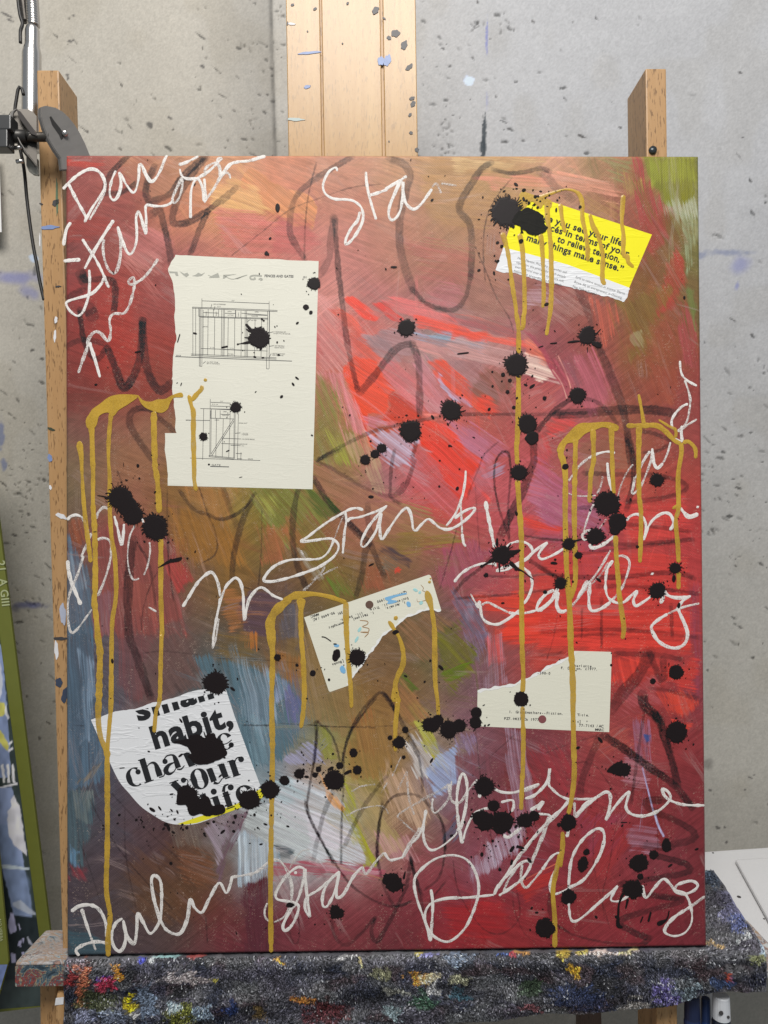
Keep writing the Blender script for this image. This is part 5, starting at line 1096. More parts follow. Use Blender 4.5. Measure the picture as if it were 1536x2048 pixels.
# fine speckle thrown with the ink: too many and too small to count
mb=MB(); rs=np.random.RandomState(44)
cl=[(330,1650,80,40,60),(470,1640,90,30,40),(640,1540,70,45,46),(1010,1690,60,60,60),(900,880,130,90,26),(760,920,80,80,18),(400,860,70,120,5),(560,720,90,120,5),(1100,1130,90,70,20),(1030,780,60,40,16),(1070,400,60,30,22),(980,520,40,90,10),(1250,1250,120,120,14),(680,1330,120,70,10),(860,1350,60,60,8),(280,950,60,50,10),(230,1330,120,120,10),(1180,1560,120,100,14),(600,1830,120,60,8),(1290,1700,70,70,8),(420,1490,80,60,22),(1080,620,90,40,6)]
for x,y,sx,sy,n in cl:
    for k in range(n):
        a,b=x+rs.randn()*sx*.6,y+rs.randn()*sy*.6
        if not(136<a<1396 and 318<b<1885): continue
        r=.8+rs.rand()**3*2.6; disc(mb,a,b,r,r*(1+rs.rand()**2*1.6),.00012,ZI,rs.rand()*3.1,9,.1)
for k in range(120):
    a,b=150+rs.rand()*1235,320+rs.rand()*1560; r=.7+rs.rand()**3*1.8; disc(mb,a,b,r,r*(1+rs.rand()**2*2.6),.00012,ZI,rs.rand()*3.1,8,.1)
for s in ['A: 505,1060 520,1090','L: 600,20,4 606,60,5','L: 335,632 370,630','PA: 120,890 145,805','PA: 540,938,14 605,925,16','PB: 150,155 162,120','PB: 862,218,8 880,203,8','PB: 585,785 622,768','PB: 710,1032,5 745,1025,5','F: 1290,562,11 1395,550,13','G: 775,505 820,490','G: 875,470 940,465,14','N: 1130,985,9 1130,1025,7','S: 410,665 448,664','O: 1400,480 1410,500','PA: 1105,275,10 1107,278,10','PA: 905,220,14 908,240,12','SL: 258,772,8 300,768,6','V: 738,595,10 748,578,12','CC: 220,682,12 260,690,10 320,730,9','CC: 340,755,14 380,758,12']:
    P=[p if len(p)>2 else p+(2.,) for p in pts(s)]; ribbon(mb,P,h=.00012,base=ZI,step=1.6)
tag(mb.build('ink_speckle',INK,painting,tri=True),kind='stuff')
# ================================================================ the setting
def proj(X,Y,Z):
    c,s=math.cos(PITCH),math.sin(PITCH); d=Y*c-(Z-CAMZ)*s; v=Y*s+(Z-CAMZ)*c
    return CX+FPX*X/d, CY-FPX*v/d
WALLY=1.0
def splash(px,py,img,x,y,rx,ry,rot,col,al,soft=.5,seed=0.):
    pad=max(rx,ry)*1.7+6; a=(np.abs(px-x)<pad)&(np.abs(py-y)<pad)
    if not a.any(): return
    X,Y=px[a]-x,py[a]-y; c,s=math.cos(rot),math.sin(rot)
    r=np.sqrt(((X*c+Y*s)/rx)**2+((Y*c-X*s)/ry)**2)+.5*(vnoise(px[a]/max(min(rx,ry),4)*1.3+seed,py[a]/max(min(rx,ry),4)*1.3)-.5)
    k=al*sstep(1.,1.-soft,r); img[a]=img[a]*(1-k[:,None])+np.asarray(col)*k[:,None]
def build_wall():
    xs=np.r_[-2.2,np.arange(-.80,.801,.00165),2.2]; zs=np.r_[0,np.arange(.40,2.12,.00165),2.9]
    X,Z=np.meshgrid(xs,zs); px,py=proj(X,np.full_like(X,WALLY),Z)
    n=.5*vnoise(px/90,py/90)+.3*vnoise(px/24,py/24)+.2*vnoise(px/7,py/7)
    w=sstep(1100,300,px)[...,None]
    base=np.array((.42,.395,.345))*w+np.array((.40,.405,.42))*(1-w)  # bluish lamp tint at upper right put into the wall colour
    lw_=sstep(500,1500,py)[...,None]; base=base*(1-lw_)+np.array((.41,.395,.355))*lw_
    img=base*(.94+.14*n)[...,None]; img*=(1+.20*(vnoise(px/1.9,py/1.9)-.5)+.10*(vnoise(px/4.5+3,py/4.5)-.5))[...,None]
    # mottled stains
    k=.25*sstep(.55,.8,vnoise(px/55+4,py/75+8)); img=img*(1-k[...,None])+img*np.array((.82,.78,.70))*k[...,None]
    hgt=.0006*(n-.5)
    rs=np.random.RandomState(31)
    def pit(x,y,rx,ry,rot,dep,dark):
        pad=max(rx,ry)*1.5+3
        i0,i1=np.searchsorted(colx,[x-pad,x+pad]); j0,j1=np.searchsorted(-rowy,[-(y+pad),-(y-pad)])
        if i1-i0<2 or j1-j0<2: return
        sl=(slice(j0,j1),slice(i0,i1)); Xp,Yp=px[sl]-x,py[sl]-y; c,s=math.cos(rot),math.sin(rot)
        r=np.sqrt(((Xp*c+Yp*s)/rx)**2+((Yp*c-Xp*s)/ry)**2)+.55*(vnoise(px[sl]/3.+x,py[sl]/3.)-.5)
        m=sstep(1.,.45,r); hgt[sl]-=dep*m; img[sl]*=(1-dark*m)[...,None]
    colx=px[len(zs)//2]; rowy=py[:,len(xs)//2]
    for i in range(14000):                         # air holes in the cast face
        x,y=rs.rand()*1900-180,rs.rand()*2300-100
        if vnoise(np.array([x/130.]),np.array([y/130.]))[0]<rs.rand()*.85: continue
        r=.95+rs.rand()**5*5.; pit(x,y,r*(1+rs.rand()*1.4),r*.8,rs.rand()*1.2-.2,.0006,.25+.5*rs.rand())
    for i in range(900):                          # slanting flecks
        x,y=rs.rand()*1900-180,rs.rand()*2100-50
        if x>520 and rs.rand()<.7: continue
        L=4+rs.rand()**2*15; pit(x,y,L,1.5+rs.rand()*1.3,R(40+rs.randn()*9),.0003,.35+.4*rs.rand())
    for i in range(90):                           # honeycombed spots
        x,y=rs.rand()*1900-180,rs.rand()*1700-40
        for k in range(10): pit(x+rs.randn()*10,y+rs.randn()*9,2+rs.rand()*5,1.5+rs.rand()*2,rs.rand()*3,.0009,.25+.25*rs.rand())
    D=lin((70,68,68))
    for x,y,a,b in [(147,31,4,3),(140,83,6,4),(147,80,3,3),(135,150,4,4),(136,157,4,4),(340,236,8,4),(405,133,6,5),(300,250,10,8),(1160,272,9,3),(1066,43,6,3),(1240,255,4,3),(1165,273,12,3),(1480,145,7,3),(1485,275,5,2),(1415,1340,3,3),(1500,1555,6,3),(1420,1580,5,3),(1435,1655,7,4),(1453,1685,4,4),(1490,1580,3,3),(1508,1550,2,2),(1450,1655,4,2),(13,30,14,3),(20,40,10,3)]:
        splash(px,py,img,x,y,a,b,R(25),D,.8,.5,x)
    # form joint behind the mast; wall darkens toward it from the left
    seam=541+px*0+9*np.clip(py/310,-1,6)
    k=.62*np.exp(-((px-seam)/4.5)**2)*(.35+.65*vnoise(px/4,py/16)); img*=(1-k)[...,None]; hgt-=.0008*np.exp(-((px-seam)/3.)**2)
    k=.22*sstep(seam-190,seam,px)*(px<seam+3); img*=(1-k)[...,None]
    # brush wipes and drips left by painting
    vio=lin((112,118,178)); pale=lin((190,205,225)); navy=lin((42,52,60)); slate=lin((100,112,150))
    for a in [(35,556,62,20,0,vio,.62,.8),(60,585,30,16,.3,vio,.5,.8),(68,516,12,9,.2,pale,.9,.4),(70,540,6,14,.1,lin((50,55,70)),.6,.5),(2,868,9,40,0,slate,.7,.5),(8,930,8,16,0,slate,.7,.5),(62,1210,48,10,.02,lin((86,90,132)),.75,.8),(30,1216,16,10,.3,lin((70,72,100)),.5,.8),
              (1452,505,70,9,0,slate,.55,.8),(1480,528,26,26,0,vio,.5,.8),(1474,572,5,11,.3,vio,.55,.6),(1400,512,20,10,0,slate,.5,.8),(974,72,3.2,46,.0,vio,.75,.5),(974,200,3,26,0,vio,.35,.7),(938,162,13,12,.3,lin((196,210,236)),.95,.25),(968,272,5,42,-.02,navy,.92,.35),(966,296,7,20,0,navy,.92,.3),(971,246,2.5,26,-.03,navy,.85,.5),
              (1416,1528,16,14,0,lin((95,92,88)),.5,.7),(1385,190,10,5,0,D,.3,.8),(955,4,2.5,5,0,D,.9,.4),(105,490,4,60,0,lin((130,140,190)),.5,.7)]: splash(px,py,img,*a,seed=a[0]*.37)
    me=grid_mesh('concrete_wall',X,WALLY-hgt*1.0,Z,np.clip(img*1.12,.01,.8))
    t=NT('cast_concrete'); t.col(t.attr('paint')); t.set(.62,.35); t.bump(t.noise(330,4),.25,.001)
    o=link('concrete_wall',me,t.m); tag(o,'grey cast concrete wall with pits, paint flecks and blue brush wipes','wall')
build_wall()
fl=MB(); fl.box((-2.2,-1.5,-.05),(2.2,WALLY,0.)); tag(fl.build('floor',m_flat('floor_concrete',(.20,.19,.17),.7,.3,.2,12)),kind='structure')
# ================================================================ easel
BEECH=m_wood('beech',(.53,.33,.16),(.45,.265,.115),(.36,.19,.075),1,.75)
PALE=m_wood('pale_varnished_beech',(.47,.285,.10),(.40,.225,.07),(.34,.18,.05),1,.35,.30)
easel=empty('easel',EASEL,'beech studio easel with wide grooved mast and paint crusted ledge','easel')
def post(name,px0,px1,zf,zb,mat,bev=.0015):       # straight bar: front face measured as left/right edge pairs top and bottom
    (a,b),(c,d)=px0,px1
    q=[on(a[0],a[1],zf),on(b[0],b[1],zf),on(d[0],d[1],zf),on(c[0],c[1],zf)]
    mb=MB(); mb.hexa([(x,y,zb) for x,y in q[::-1]][::-1] and [(q[3][0],q[3][1],zb),(q[2][0],q[2][1],zb),(q[1][0],q[1][1],zb),(q[0][0],q[0][1],zb)],[(q[3][0],q[3][1],zf),(q[2][0],q[2][1],zf),(q[1][0],q[1][1],zf),(q[0][0],q[0][1],zf)])
    return mb.build(name,mat,easel,bevel=bev)
lp=post('side_post',((73,140),(117.5,140)),((128,2000),(172,2000)),-.0215,-.068,BEECH)
rp=post('side_post',((1291,137),(1332.5,137)),((1316,2300),(1358,2300)),-.0215,-.075,BEECH)
post('mast_board',((568,-200),(636,-200)),((612,2300),(676,2300)),-.027,-.0289,PALE,.0008)
post('mast_panel',((639.5,-200),(757,-200)),((681,2300),(797,2300)),-.0272,-.0289,PALE,.0008)
post('mast_board',((762,-200),(828,-200)),((803,2300),(866,2300)),-.027,-.0289,PALE,.0008)
post('mast_back',((572,-200),(824,-200)),((616,2300),(862,2300)),-.0292,-.044,BEECH,.001)
post('mast_side_rail',((1160,1985),(1202,1985)),((1168,2300),(1210,2300)),-.05,-.07,m_wood('shade_darkened_wood',(.10,.065,.05),(.08,.05,.04),(.06,.04,.03)),.001)  # wood colour darkened to stand for shade under the towel
# wear and paint on the bars
DAB=m_flat('slate_blue_dab',(.20,.27,.48),.4,.4,.25,200); BLK=m_flat('grey_black_drop',(.055,.052,.055),.45,.4,.2,200); WHD=m_flat('off_white_dab',(.72,.72,.74),.5,.3,.15,200)
def dab(items,name,mat,par,zf,zoff=.0004):
    mb=MB()
    for x,y,rx,ry,rot in items:
        t=np.linspace(0,2*math.pi,18,endpoint=False); c,s=math.cos(R(rot)),math.sin(R(rot)); k=1+.16*np.sin(2*t+x)+.12*np.sin(5*t+y); P=[]
        for i,q in enumerate(t):
            u,v=rx*k[i]*math.cos(q),ry*k[i]*math.sin(q)
            if ry<rx*.75 and math.cos(q)>.9: u*=1.25
            P.append(on(x+u*c-v*s,y+u*s+v*c,zf))
        mb.prism(P,zf-.0002,zf+zoff)
    return mb.build(name,mat,easel,tri=True)
for it in [(751,21,8,6,-30),(791,67,9,7,-40),(778,76,4.5,4,-40),(808,91,9,6,-55),(818,135,7,5,-45),(824,197,5,4,-30),(826,208,6,5,-40),(820,230,4,3,-30),(822,266,4,3,-20),(834,300,5,4,-45),(585,10,3,3,-40),(630,18,3.5,3,-30),(768,37,3,2,30),(695,7,3,2,-40),(615,63,1.6,1.6,0),(685,87,1.5,1.5,0),(778,283,1.6,1.6,0),(575,47,1.6,4,0)]:
    dab([it],'paint_drop',BLK,easel,-.0269)
dab([(762,122,6,10,0),(775,121,6,13,10)],'blue_dab',DAB,easel,-.0269); dab([(617,106,18,3,-6)],'blue_dab',DAB,easel,-.0269); dab([(614,174,7,3,-12)],'blue_dab',DAB,easel,-.0269)
dab([(590,239,16,3,0)],'pale_dab',m_flat('pale_green_dab',(.45,.52,.50),.5),easel,-.0269); dab([(583,48,8,2,5)],'pale_dab',WHD,easel,-.0269)
NAV=m_flat('navy_dab',(.045,.06,.10),.4,.4,.2,200)
for it,nm,m in [((98,455,17,4,0),'blue_dab',DAB),((116,573,5,1.8,0),'paint_drop',BLK),((111,406,8,5,-35),'paint_drop',BLK),((82,408,3,2,0),'paint_drop',BLK),((112,640,3.5,6,10),'pale_dab',WHD),((110,672,2.6,12,0),'pale_dab',WHD),((102,858,6,3,20),'paint_drop',m_flat('green_black_drop',(.05,.06,.035),.5)),((100,916,5,7,0),'paint_drop',DAB),((101,975,2.5,5,0),'pale_dab',WHD),((122,1032,10,5,30),'pale_dab',WHD),((126,1228,6,22,0),'pale_dab',m_flat('pale_violet_dab',(.42,.45,.55),.5,.3,.2,200)),((120,1277,12,3.5,-3),'paint_drop',BLK),((113,1300,4,18,0),'pale_dab',WHD),((118,1365,8,8,0),'paint_drop',NAV),((130,1390,7,14,10),'paint_drop',NAV),((80,480,1.5,12,0),'pale_dab',WHD),((114,395,2,40,0),'green_streak',m_flat('green_streak',(.10,.16,.09),.5))]:
    dab([it],nm,m,easel,-.0214)
mb=MB(); x,y=on(1305,301,-.0215); mb.tube([(x,y,-.024),(x,y,-.0195)],[.0044,.0038],14); mb.build('bolt_head',m_flat('grimy_bolt',(.06,.07,.075),.3,.5,.4,300,.6),easel,smooth=True)
def inplane(px,py,y):                             # easel-frame horizontal plane
    d=_E3@ray(px,py); t=(y-_O.y)/d.y; return (_O.x+d.x*t,_O.z+d.z*t)
LEDY=-.0045
fx,fz=inplane(33,1926,LEDY); bx,bz=inplane(92,1859,LEDY)
t=NT('paint_crusted_wood'); n1=t.noise(24,4,.65,None,.8); n2=t.noise(40,4,.68,None,1.4)
c=t.ramp(n2,[(.36,(.10,.13,.16)),(.43,(.40,.48,.52)),(.465,(.42,.27,.17)),(.50,(.40,.34,.32)),(.545,(.55,.53,.52)),(.585,(.12,.12,.14)),(.62,(.42,.25,.19)),(.68,(.60,.62,.62))]); 
c=t.mix(t.ramp(n1,[(.52,0.),(.62,.55)]),c,(.36,.29,.26)); t.col(c); t.set(.4,.5); t.bump(t.math('ADD',n2,n1),.6,.003); CRUST=t.m
fx2,_=inplane(128,1926,LEDY); xl=(fx+fx2)/2-.022
mb=MB(); mb.prism([(bx,bz),(.372,bz),(.372,fz),(fx,fz),(fx,fz-.014),(bx,bz+.006)],0,1)
lb=MB(); P=[(bx,bz),(.372,bz),(.372,fz),(fx,fz),(fx-.002,fz-.004)]; n=len(P)
lb.add([(x,LEDY-.021,z) for x,z in P]+[(x,LEDY,z) for x,z in P],[tuple(range(n)),tuple(range(n,2*n))[::-1]]+[(i,n+i,n+(i+1)%n,(i+1)%n) for i in range(n)])
lb.build('ledge',CRUST,easel,bevel=.0022)
lip=MB(); lip.box((fx,LEDY-.0015,fz-.0125),(inplane(130,1926,LEDY)[0]-.0005,LEDY+.0012,fz+.0018)); lip.build('ledge_lip',CRUST,easel,bevel=.0011)
t=NT('dark_paint_crust'); n2=t.noise(46,4,.7,None,1.8); n1=t.noise(120,3,.6)
t.col(t.ramp(n2,[(.36,(.03,.05,.07)),(.44,(.09,.14,.17)),(.475,(.38,.27,.15)),(.505,(.06,.07,.09)),(.55,(.30,.05,.03)),(.585,(.05,.08,.11)),(.64,(.44,.45,.36))])); t.set(.38,.5); t.bump(t.math('ADD',n2,n1),.7,.003)
ulx=inplane(130,1926,LEDY)[0]
ff=MB(); ff.box((fx-.0005,LEDY-.0212,fz+.0002),(ulx+.004,LEDY-.0018,fz+.0022)); ff.build('ledge_front',t.m,easel,bevel=.0008)
# leg parts below the ledge
q=[on(79,1960,-.03),on(113,1960,-.03),on(118,2300,-.03),on(83,2300,-.03)]
lg=MB(); lg.hexa([(q[k][0],q[k][1],-.075) for k in (3,2,1,0)],[(q[k][0],q[k][1],-.03) for k in (3,2,1,0)]); lg.build('leg',BEECH,easel,bevel=.002)
q=[on(112,1986,.0),on(129,1990,.0),on(124,2300,.0),on(98,2300,.0)]
lg=MB(); lg.hexa([(q[k][0],q[k][1],-.02) for k in (3,2,1,0)],[(q[k][0],q[k][1],-.0) for k in (3,2,1,0)]); lg.build('brace',BEECH,easel,bevel=.003)
mb=MB(); mb.prism([on(x,y,.0) for x,y in [(112,1996),(128,1994),(127,2008),(110,2010)]],-.0002,.0005); mb.build('pale_dab',WHD,easel)
sh=MB(); x0,y0=on(100,2300,-.03); sh.box((x0-.03,y0-.03,-.12),(.40,y0+.002,.03)); sh.build('shelf',BEECH,easel,bevel=.002)
ey0=y0
fb=MB(); 
for xx in (-.29,.27): fb.box((xx,y0-.42,-.10),(xx+.05,y0-.03,-.04))
fb.build('base_frame',BEECH,easel)
# ================================================================ towel
SPOT=[(279,1920,12,7,(60,70,200)),(307,1917,9,6,(215,225,230)),(333,1914,19,5,(170,215,215)),(382,1913,18,5,(170,80,75)),(231,1944,9,16,(205,140,30)),(216,1968,22,10,(200,40,80)),(208,1955,15,7,(90,60,150)),(262,2010,8,20,(225,205,20)),(268,2035,8,8,(210,210,210)),(291,2004,17,38,(110,125,145)),(367,1955,48,7,(190,180,180)),(429,1957,8,5,(190,180,70)),(356,2030,24,20,(110,115,40)),(346,2014,12,10,(170,190,200)),(403,2028,22,16,(150,170,190)),(463,2017,14,10,(40,60,110)),(518,2028,16,12,(110,90,50)),(557,1922,10,6,(215,165,50)),
 (165,1965,13,42,(195,110,75)),(141,1955,9,14,(140,30,30)),(148,1925,16,10,(125,120,130)),(195,2005,36,26,(72,78,45)),(225,2035,30,14,(120,130,150)),(160,2035,22,16,(130,135,160)),(694,1917,20,6,(205,205,205)),(717,1926,6,5,(220,205,140)),(842,1907,11,5,(225,210,110)),(856,1913,12,7,(150,150,210)),(912,1918,26,9,(120,135,155)),(834,1960,17,10,(225,165,60)),(856,1957,13,9,(225,215,180)),(920,1955,20,11,(165,165,135)),(761,1947,15,9,(140,140,110)),(782,1981,22,9,(140,140,130)),(613,1999,17,9,(215,140,50)),(657,2022,38,22,(85,30,30)),(845,1996,26,18,(60,90,70)),(920,1991,18,10,(60,95,110)),(787,2025,24,15,(140,160,165)),(866,1978,8,8,(200,200,200)),
 (1027,1912,10,7,(200,70,85)),(1005,1909,8,6,(70,95,160)),(1046,1905,10,5,(190,140,70)),(1130,1911,12,8,(200,170,60)),(1150,1939,7,12,(205,160,40)),(1216,1906,46,5,(225,205,195)),(1167,1903,8,4,(225,205,100)),(1253,1902,12,4,(225,215,160)),(1333,1988,28,20,(110,100,165)),(1378,1983,24,20,(125,140,148)),(1156,1994,55,22,(45,55,85)),(1057,1978,22,16,(55,72,50)),(1273,2004,30,9,(165,160,155)),(1065,2017,22,6,(140,90,95)),
 (1491,1877,12,9,(228,236,240)),(1463,1811,24,26,(125,125,160)),(1477,1852,20,16,(100,112,165)),(1421,1735,8,8,(150,180,210)),(1426,1760,18,20,(60,75,95)),(1516,1916,15,8,(150,155,110)),(1448,1953,8,8,(195,80,55)),(1430,1889,20,3,(200,170,120)),(1527,1900,9,8,(190,210,230)),(1437,1800,20,14,(70,68,80)),(1440,1965,20,12,(60,80,120))]
rx0,rz0=inplane(1427,1735,0.); rx1,rz1=inplane(1550,1925,0.)
DROP=[(100,2075),(300,2080),(512,2058),(700,2052),(1000,2044),(1100,2031),(1200,2024),(1300,2016),(1350,2011),(1400,1999),(1440,1990),(1536,1986),(1650,1984)]
TY=-.0022; ZFR=fz+.004
def towel_surface(u,v):
    """u across (easel x), v along the cloth: <0 flat on the ledge going back, >0 over the edge and down; returns x,y,z"""
    rr=.010
    wob=.0022*np.sin(u*31+1)+.0014*np.sin(u*77)
    z=np.where(v<0,ZFR-rr+v,0.); y=np.full_like(u,TY)
    a=np.clip(v/rr,0,math.pi/2); arc=(v>=0)
    z=np.where(arc,ZFR-rr+rr*np.sin(a),z); y=np.where(arc,TY-rr+rr*np.cos(a),y)
    dn=np.maximum(v-rr*math.pi/2,0); y=y-dn; z=z+np.where(v>0,wob*np.clip(dn/.03,0,1)+.0016*np.sin(dn*150+u*20)*np.clip(dn/.02,0,1),0)
    # creases on the free part behind on the right
    free=(v<-.03)&(u>.30); y=y+np.where(free,.0012*np.sin(u*90+v*60),0)
    return u,y,z
def eproj(x,y,z):
    W=np.array(EASEL)[:3,:3]@np.stack([x,y,z]).reshape(3,-1)+np.array(EASEL)[:3,3:4]
    a,b=proj(W[0],W[1],W[2]); return a.reshape(x.shape),b.reshape(x.shape)
_dx=np.array([on(p[0],p[1],ZFR) for p in DROP])
def dropv(u): return np.interp(u,_dx[:,0],-(_dx[:,1]-TY))+.0057
def backv(u):                                     # how far the cloth reaches back
    base=np.where(u<.3045,-.017,rz0-ZFR+.01+0*u); return np.where(u<.3045,base,np.where(u<.309,base,base))
def cloth_colour(x,y,z,rs):
    px,py=eproj(x,y,z); px=px+26*(vnoise(px/21,py/15)-.5)+12*(vnoise(px/7+8,py/6)-.5); py=py+16*(vnoise(px/19+40,py/14)-.5)+8*(vnoise(px/6,py/6+9)-.5); n=vnoise(px/45,py/26); m=vnoise(px/14+5,py/9)
    c=lin((40,40,46))*(1-n)[...,None]+lin((86,88,104))*n[...,None]
    c=c*(.65+.8*m)[...,None]
    g=vnoise(px/33+60,py/17+3); k=.7*sstep(.55,.85,g); c=c*(1-k[...,None])+lin((122,122,130))*k[...,None]
    g=vnoise(px/40+90,py/20+33); k=.6*sstep(.6,.85,g); c=c*(1-k[...,None])+lin((92,62,68))*k[...,None]
    g=vnoise(px/36+120,py/20+70); k=.7*sstep(.58,.85,g); c=c*(1-k[...,None])+lin((40,52,84))*k[...,None]
    k=.55*sstep(1930,1908,py); c=c*(1-k[...,None])+lin((110,110,116))*k[...,None]
    k=.6*sstep(1400,1430,px)*sstep(1930,1890,py); c=c*(1-k[...,None])+lin((105,104,118))*k[...,None]
    g=vnoise(px/70+15,py/24+44); k=.65*sstep(.60,.82,g); c=c*(1-k[...,None])+lin((124,127,132))*k[...,None]
    g=vnoise(px/60+215,py/26+4); k=.5*sstep(.62,.84,g); c=c*(1-k[...,None])+lin((104,98,122))*k[...,None]
    gy=c.mean(-1,keepdims=True); c=gy+(c-gy)*.62; c=c*.74
    for sx,sy,a,b,col in SPOT:
        d=((px-sx)/(a*1.15))**2+((py-sy)/(b*1.15))**2+1.5*(vnoise(px/6+sx,py/5)-.5)
        k=sstep(1.3,.45,d)*.74; c=c*(1-k[...,None])+lin(col)*k[...,None]
    return c
def build_towel():
    root=empty('towel',EASEL@Matrix.Translation((0,0,0)),'paint stiffened grey terry towel spread over the easel ledge','towel')
    ul=inplane(130,1926,LEDY)[0]
    us=np.r_[np.linspace(ul,.3043,240),np.linspace(.3047,.372,34)]
    tv=np.r_[np.linspace(0,.34,26),np.linspace(.35,1,66)]
    U=np.repeat(us[None],len(tv),0); bk=np.where(U<.3045,-.018,rz0-ZFR+.01); dv=dropv(U)
    lowt=tv[:,None]; V=np.where(lowt<.34,bk*(1-lowt/.34),dv*np.clip((lowt-.34)/.66,0,1))
    # right hand edge of the free part follows the photographed edge
    x,y,z=towel_surface(U,V)
    edge=np.interp(z,[rz0,rz1],[rx0,rx1]); k=np.clip((U-.335)/(.372-.335),0,1); x=np.where((U>.335),.335+(edge-.335)*k,x)
    h=.0016*(vnoise(U*420,V*420)-.5)+.0012*(vnoise(U*150+3,V*150)-.5)
    y2=y+np.where(V<.006,np.where((U<.3045)&(V<-.006),0,h),0); z2=z+np.where(V>=.006,h,0)
    lp=np.clip(cloth_colour(x,y,z,None)/TEXPO,.004,.85)
    mat=m_paint_attr('paint_stiffened_terry',.5,.45,800,.5)
    link('cloth',grid_mesh('cloth',x[::-1],y2[::-1],z2[::-1],lp[::-1]*.8),mat,root)
    # looped pile
    rs=np.random.RandomState(9); N=44000
    u=ul+.001+rs.rand(N)*(.369-ul); 
    f=rs.rand(N); bkk=np.where(u<.3045,-.0015-(ZFR-.010),rz0-ZFR+.011); bkk=np.where(u<.3045,-(ZFR-.010)+.0005,bkk); dd=dropv(u)-.001
    v=bkk+f*(dd-bkk)
    keep=rs.rand(N)<np.where(u<.3045,1.,1.); u,v=u[keep],v[keep]; N=len(u)
    # extra density on the free right part comes from the same draw
    X,Y,Zz=towel_surface(u,v); e=np.interp(Zz,[rz0,rz1],[rx0,rx1]); kk=np.clip((u-.335)/(.372-.335),0,1); X=np.where(u>.335,.335+(e-.335)*kk,X)
    X1,Y1,Z1=towel_surface(u,v+.0006); T=np.stack([np.zeros(N),Y1-Y,Z1-Z],1) if False else np.stack([np.zeros(N),Y1-Y,Z1-Zz],1); T/=np.maximum(np.linalg.norm(T,axis=1,keepdims=True),1e-9)
    S=np.tile(np.array([1.,0,0]),(N,1)); Nn=np.cross(T,S); Nn*=np.sign((Nn*np.array([0,1.,1.])).sum(1,keepdims=True))
    ang=(vnoise(u*26,v*26+3)-.5)*5.5+(vnoise(u*80,v*80)-.5)*2.0+rs.randn(N)*.22
    d=S*np.cos(ang)[:,None]+T*np.sin(ang)[:,None]; sd=np.cross(Nn,d)
    L=(.0016+.0021*rs.rand(N))[:,None]; w=(.00030+.00030*rs.rand(N))[:,None]; hh=(.0006+.0017*rs.rand(N))[:,None]
    C=np.stack([X,Y,Zz],1); col=cloth_colour(X,Y,Zz,rs)
    b=np.exp(rs.randn(N)*.5-.1); cw=vnoise(u*60+9,v*90+2); wht=rs.rand(N)<.10*sstep(.45,.85,cw); col=col*b[:,None]; kw=(.25+.5*rs.rand(N))[:,None]; col=np.where(wht[:,None],col*(1-kw)+lin((196,198,202))*kw,col)  # some loops whitened as painted glints
    dk=rs.rand(N)<.34; col[dk]*=.28
    col=np.clip(col/TEXPO,.004,.85)
    P=[]
    for s,t,hk in ((-1,-1.,.0),(1,-1.,.0),(-1,0.,1.),(1,0.,1.),(-.7,1.,.25),(.7,1.,.25)): P.append(C+d*L*t*.5+sd*w*s+Nn*(hh*hk+.0001))
    Vt=np.stack(P,1).reshape(-1,3); i=np.arange(N)[:,None]*6
    Q=np.concatenate([i+np.array([0,1,3,2]),i+np.array([2,3,5,4])],0).astype(np.int32)
    me=bpy.data.meshes.new('terry_pile'); me.vertices.add(len(Vt)); me.vertices.foreach_set('co',Vt.astype(np.float32).ravel())
    me.loops.add(4*len(Q)); me.loops.foreach_set('vertex_index',Q.ravel()); me.polygons.add(len(Q)); me.polygons.foreach_set('loop_start',np.arange(0,4*len(Q),4,dtype=np.int32))
    me.update(calc_edges=True); me.validate(); vcol(me,np.repeat(col,6,0)); me.shade_smooth()
    tag(link('terry_pile',me,m_paint_attr('terry_loops',.5,.3,1200,.2),root),kind='stuff')
build_towel()
# ================================================================ table on the right
def level(px,py,zw):
    d=ray(px,py); t=(zw-CAMZ)/d.z; return (d.x*t,d.y*t)
tb=EASEL@Vector((rx0,TY,rz0)); ZT=tb.z-.0035
tab=empty('side_table',Matrix.Translation((.6,.85,0)),'white moulded plastic table top beside the easel with raised rim','table')
PLW=m_flat('white_plastic',(.70,.70,.71),.38,.4,.04,14)
def tprism(name,P,z0,z1,bev=.002):
    mb=MB(); mb.prism([(x-.6,y-.85) for x,y in P],z0,z1); return mb.build(name,PLW,tab,bevel=bev)
FR=(1330,1975)
tprism('table_top',[level(1391,1703.5,ZT),level(1462,1698.5,ZT),level(1701,1683,ZT),level(1760,1900,ZT),level(1391,1899,ZT)],ZT-.03,ZT,.003)
tprism('raised_panel',[level(1470,1727,ZT),level(1537,1850,ZT),level(1560,1893,ZT),level(1755,1893,ZT),level(1711,1713,ZT)],ZT+.0004,ZT+.0055,.0025)
for px,py in [(1405,1712),(1690,1700),(1410,1890),(1740,1890)]:
    x,y=level(px,py,ZT-.03); mb=MB(); mb.tube([(x-.6,y-.85,0),(x-.6,y-.85,ZT-.03)],.014,12); mb.build('leg',PLW,tab,smooth=True)
mb=MB()
for px,py,r in [(1478,1794,.0022),(1528,1838,.001),(1426,1706,.0012),(1500,1870,.0009),(1528,1888,.001)]:
    x,y=level(px,py,ZT); mb.tube([(x-.6,y-.85,ZT-.0001),(x-.6,y-.85,ZT+.0004)],r,10)
tag(mb.build('paint_speckle',BLK,tab),kind='stuff')
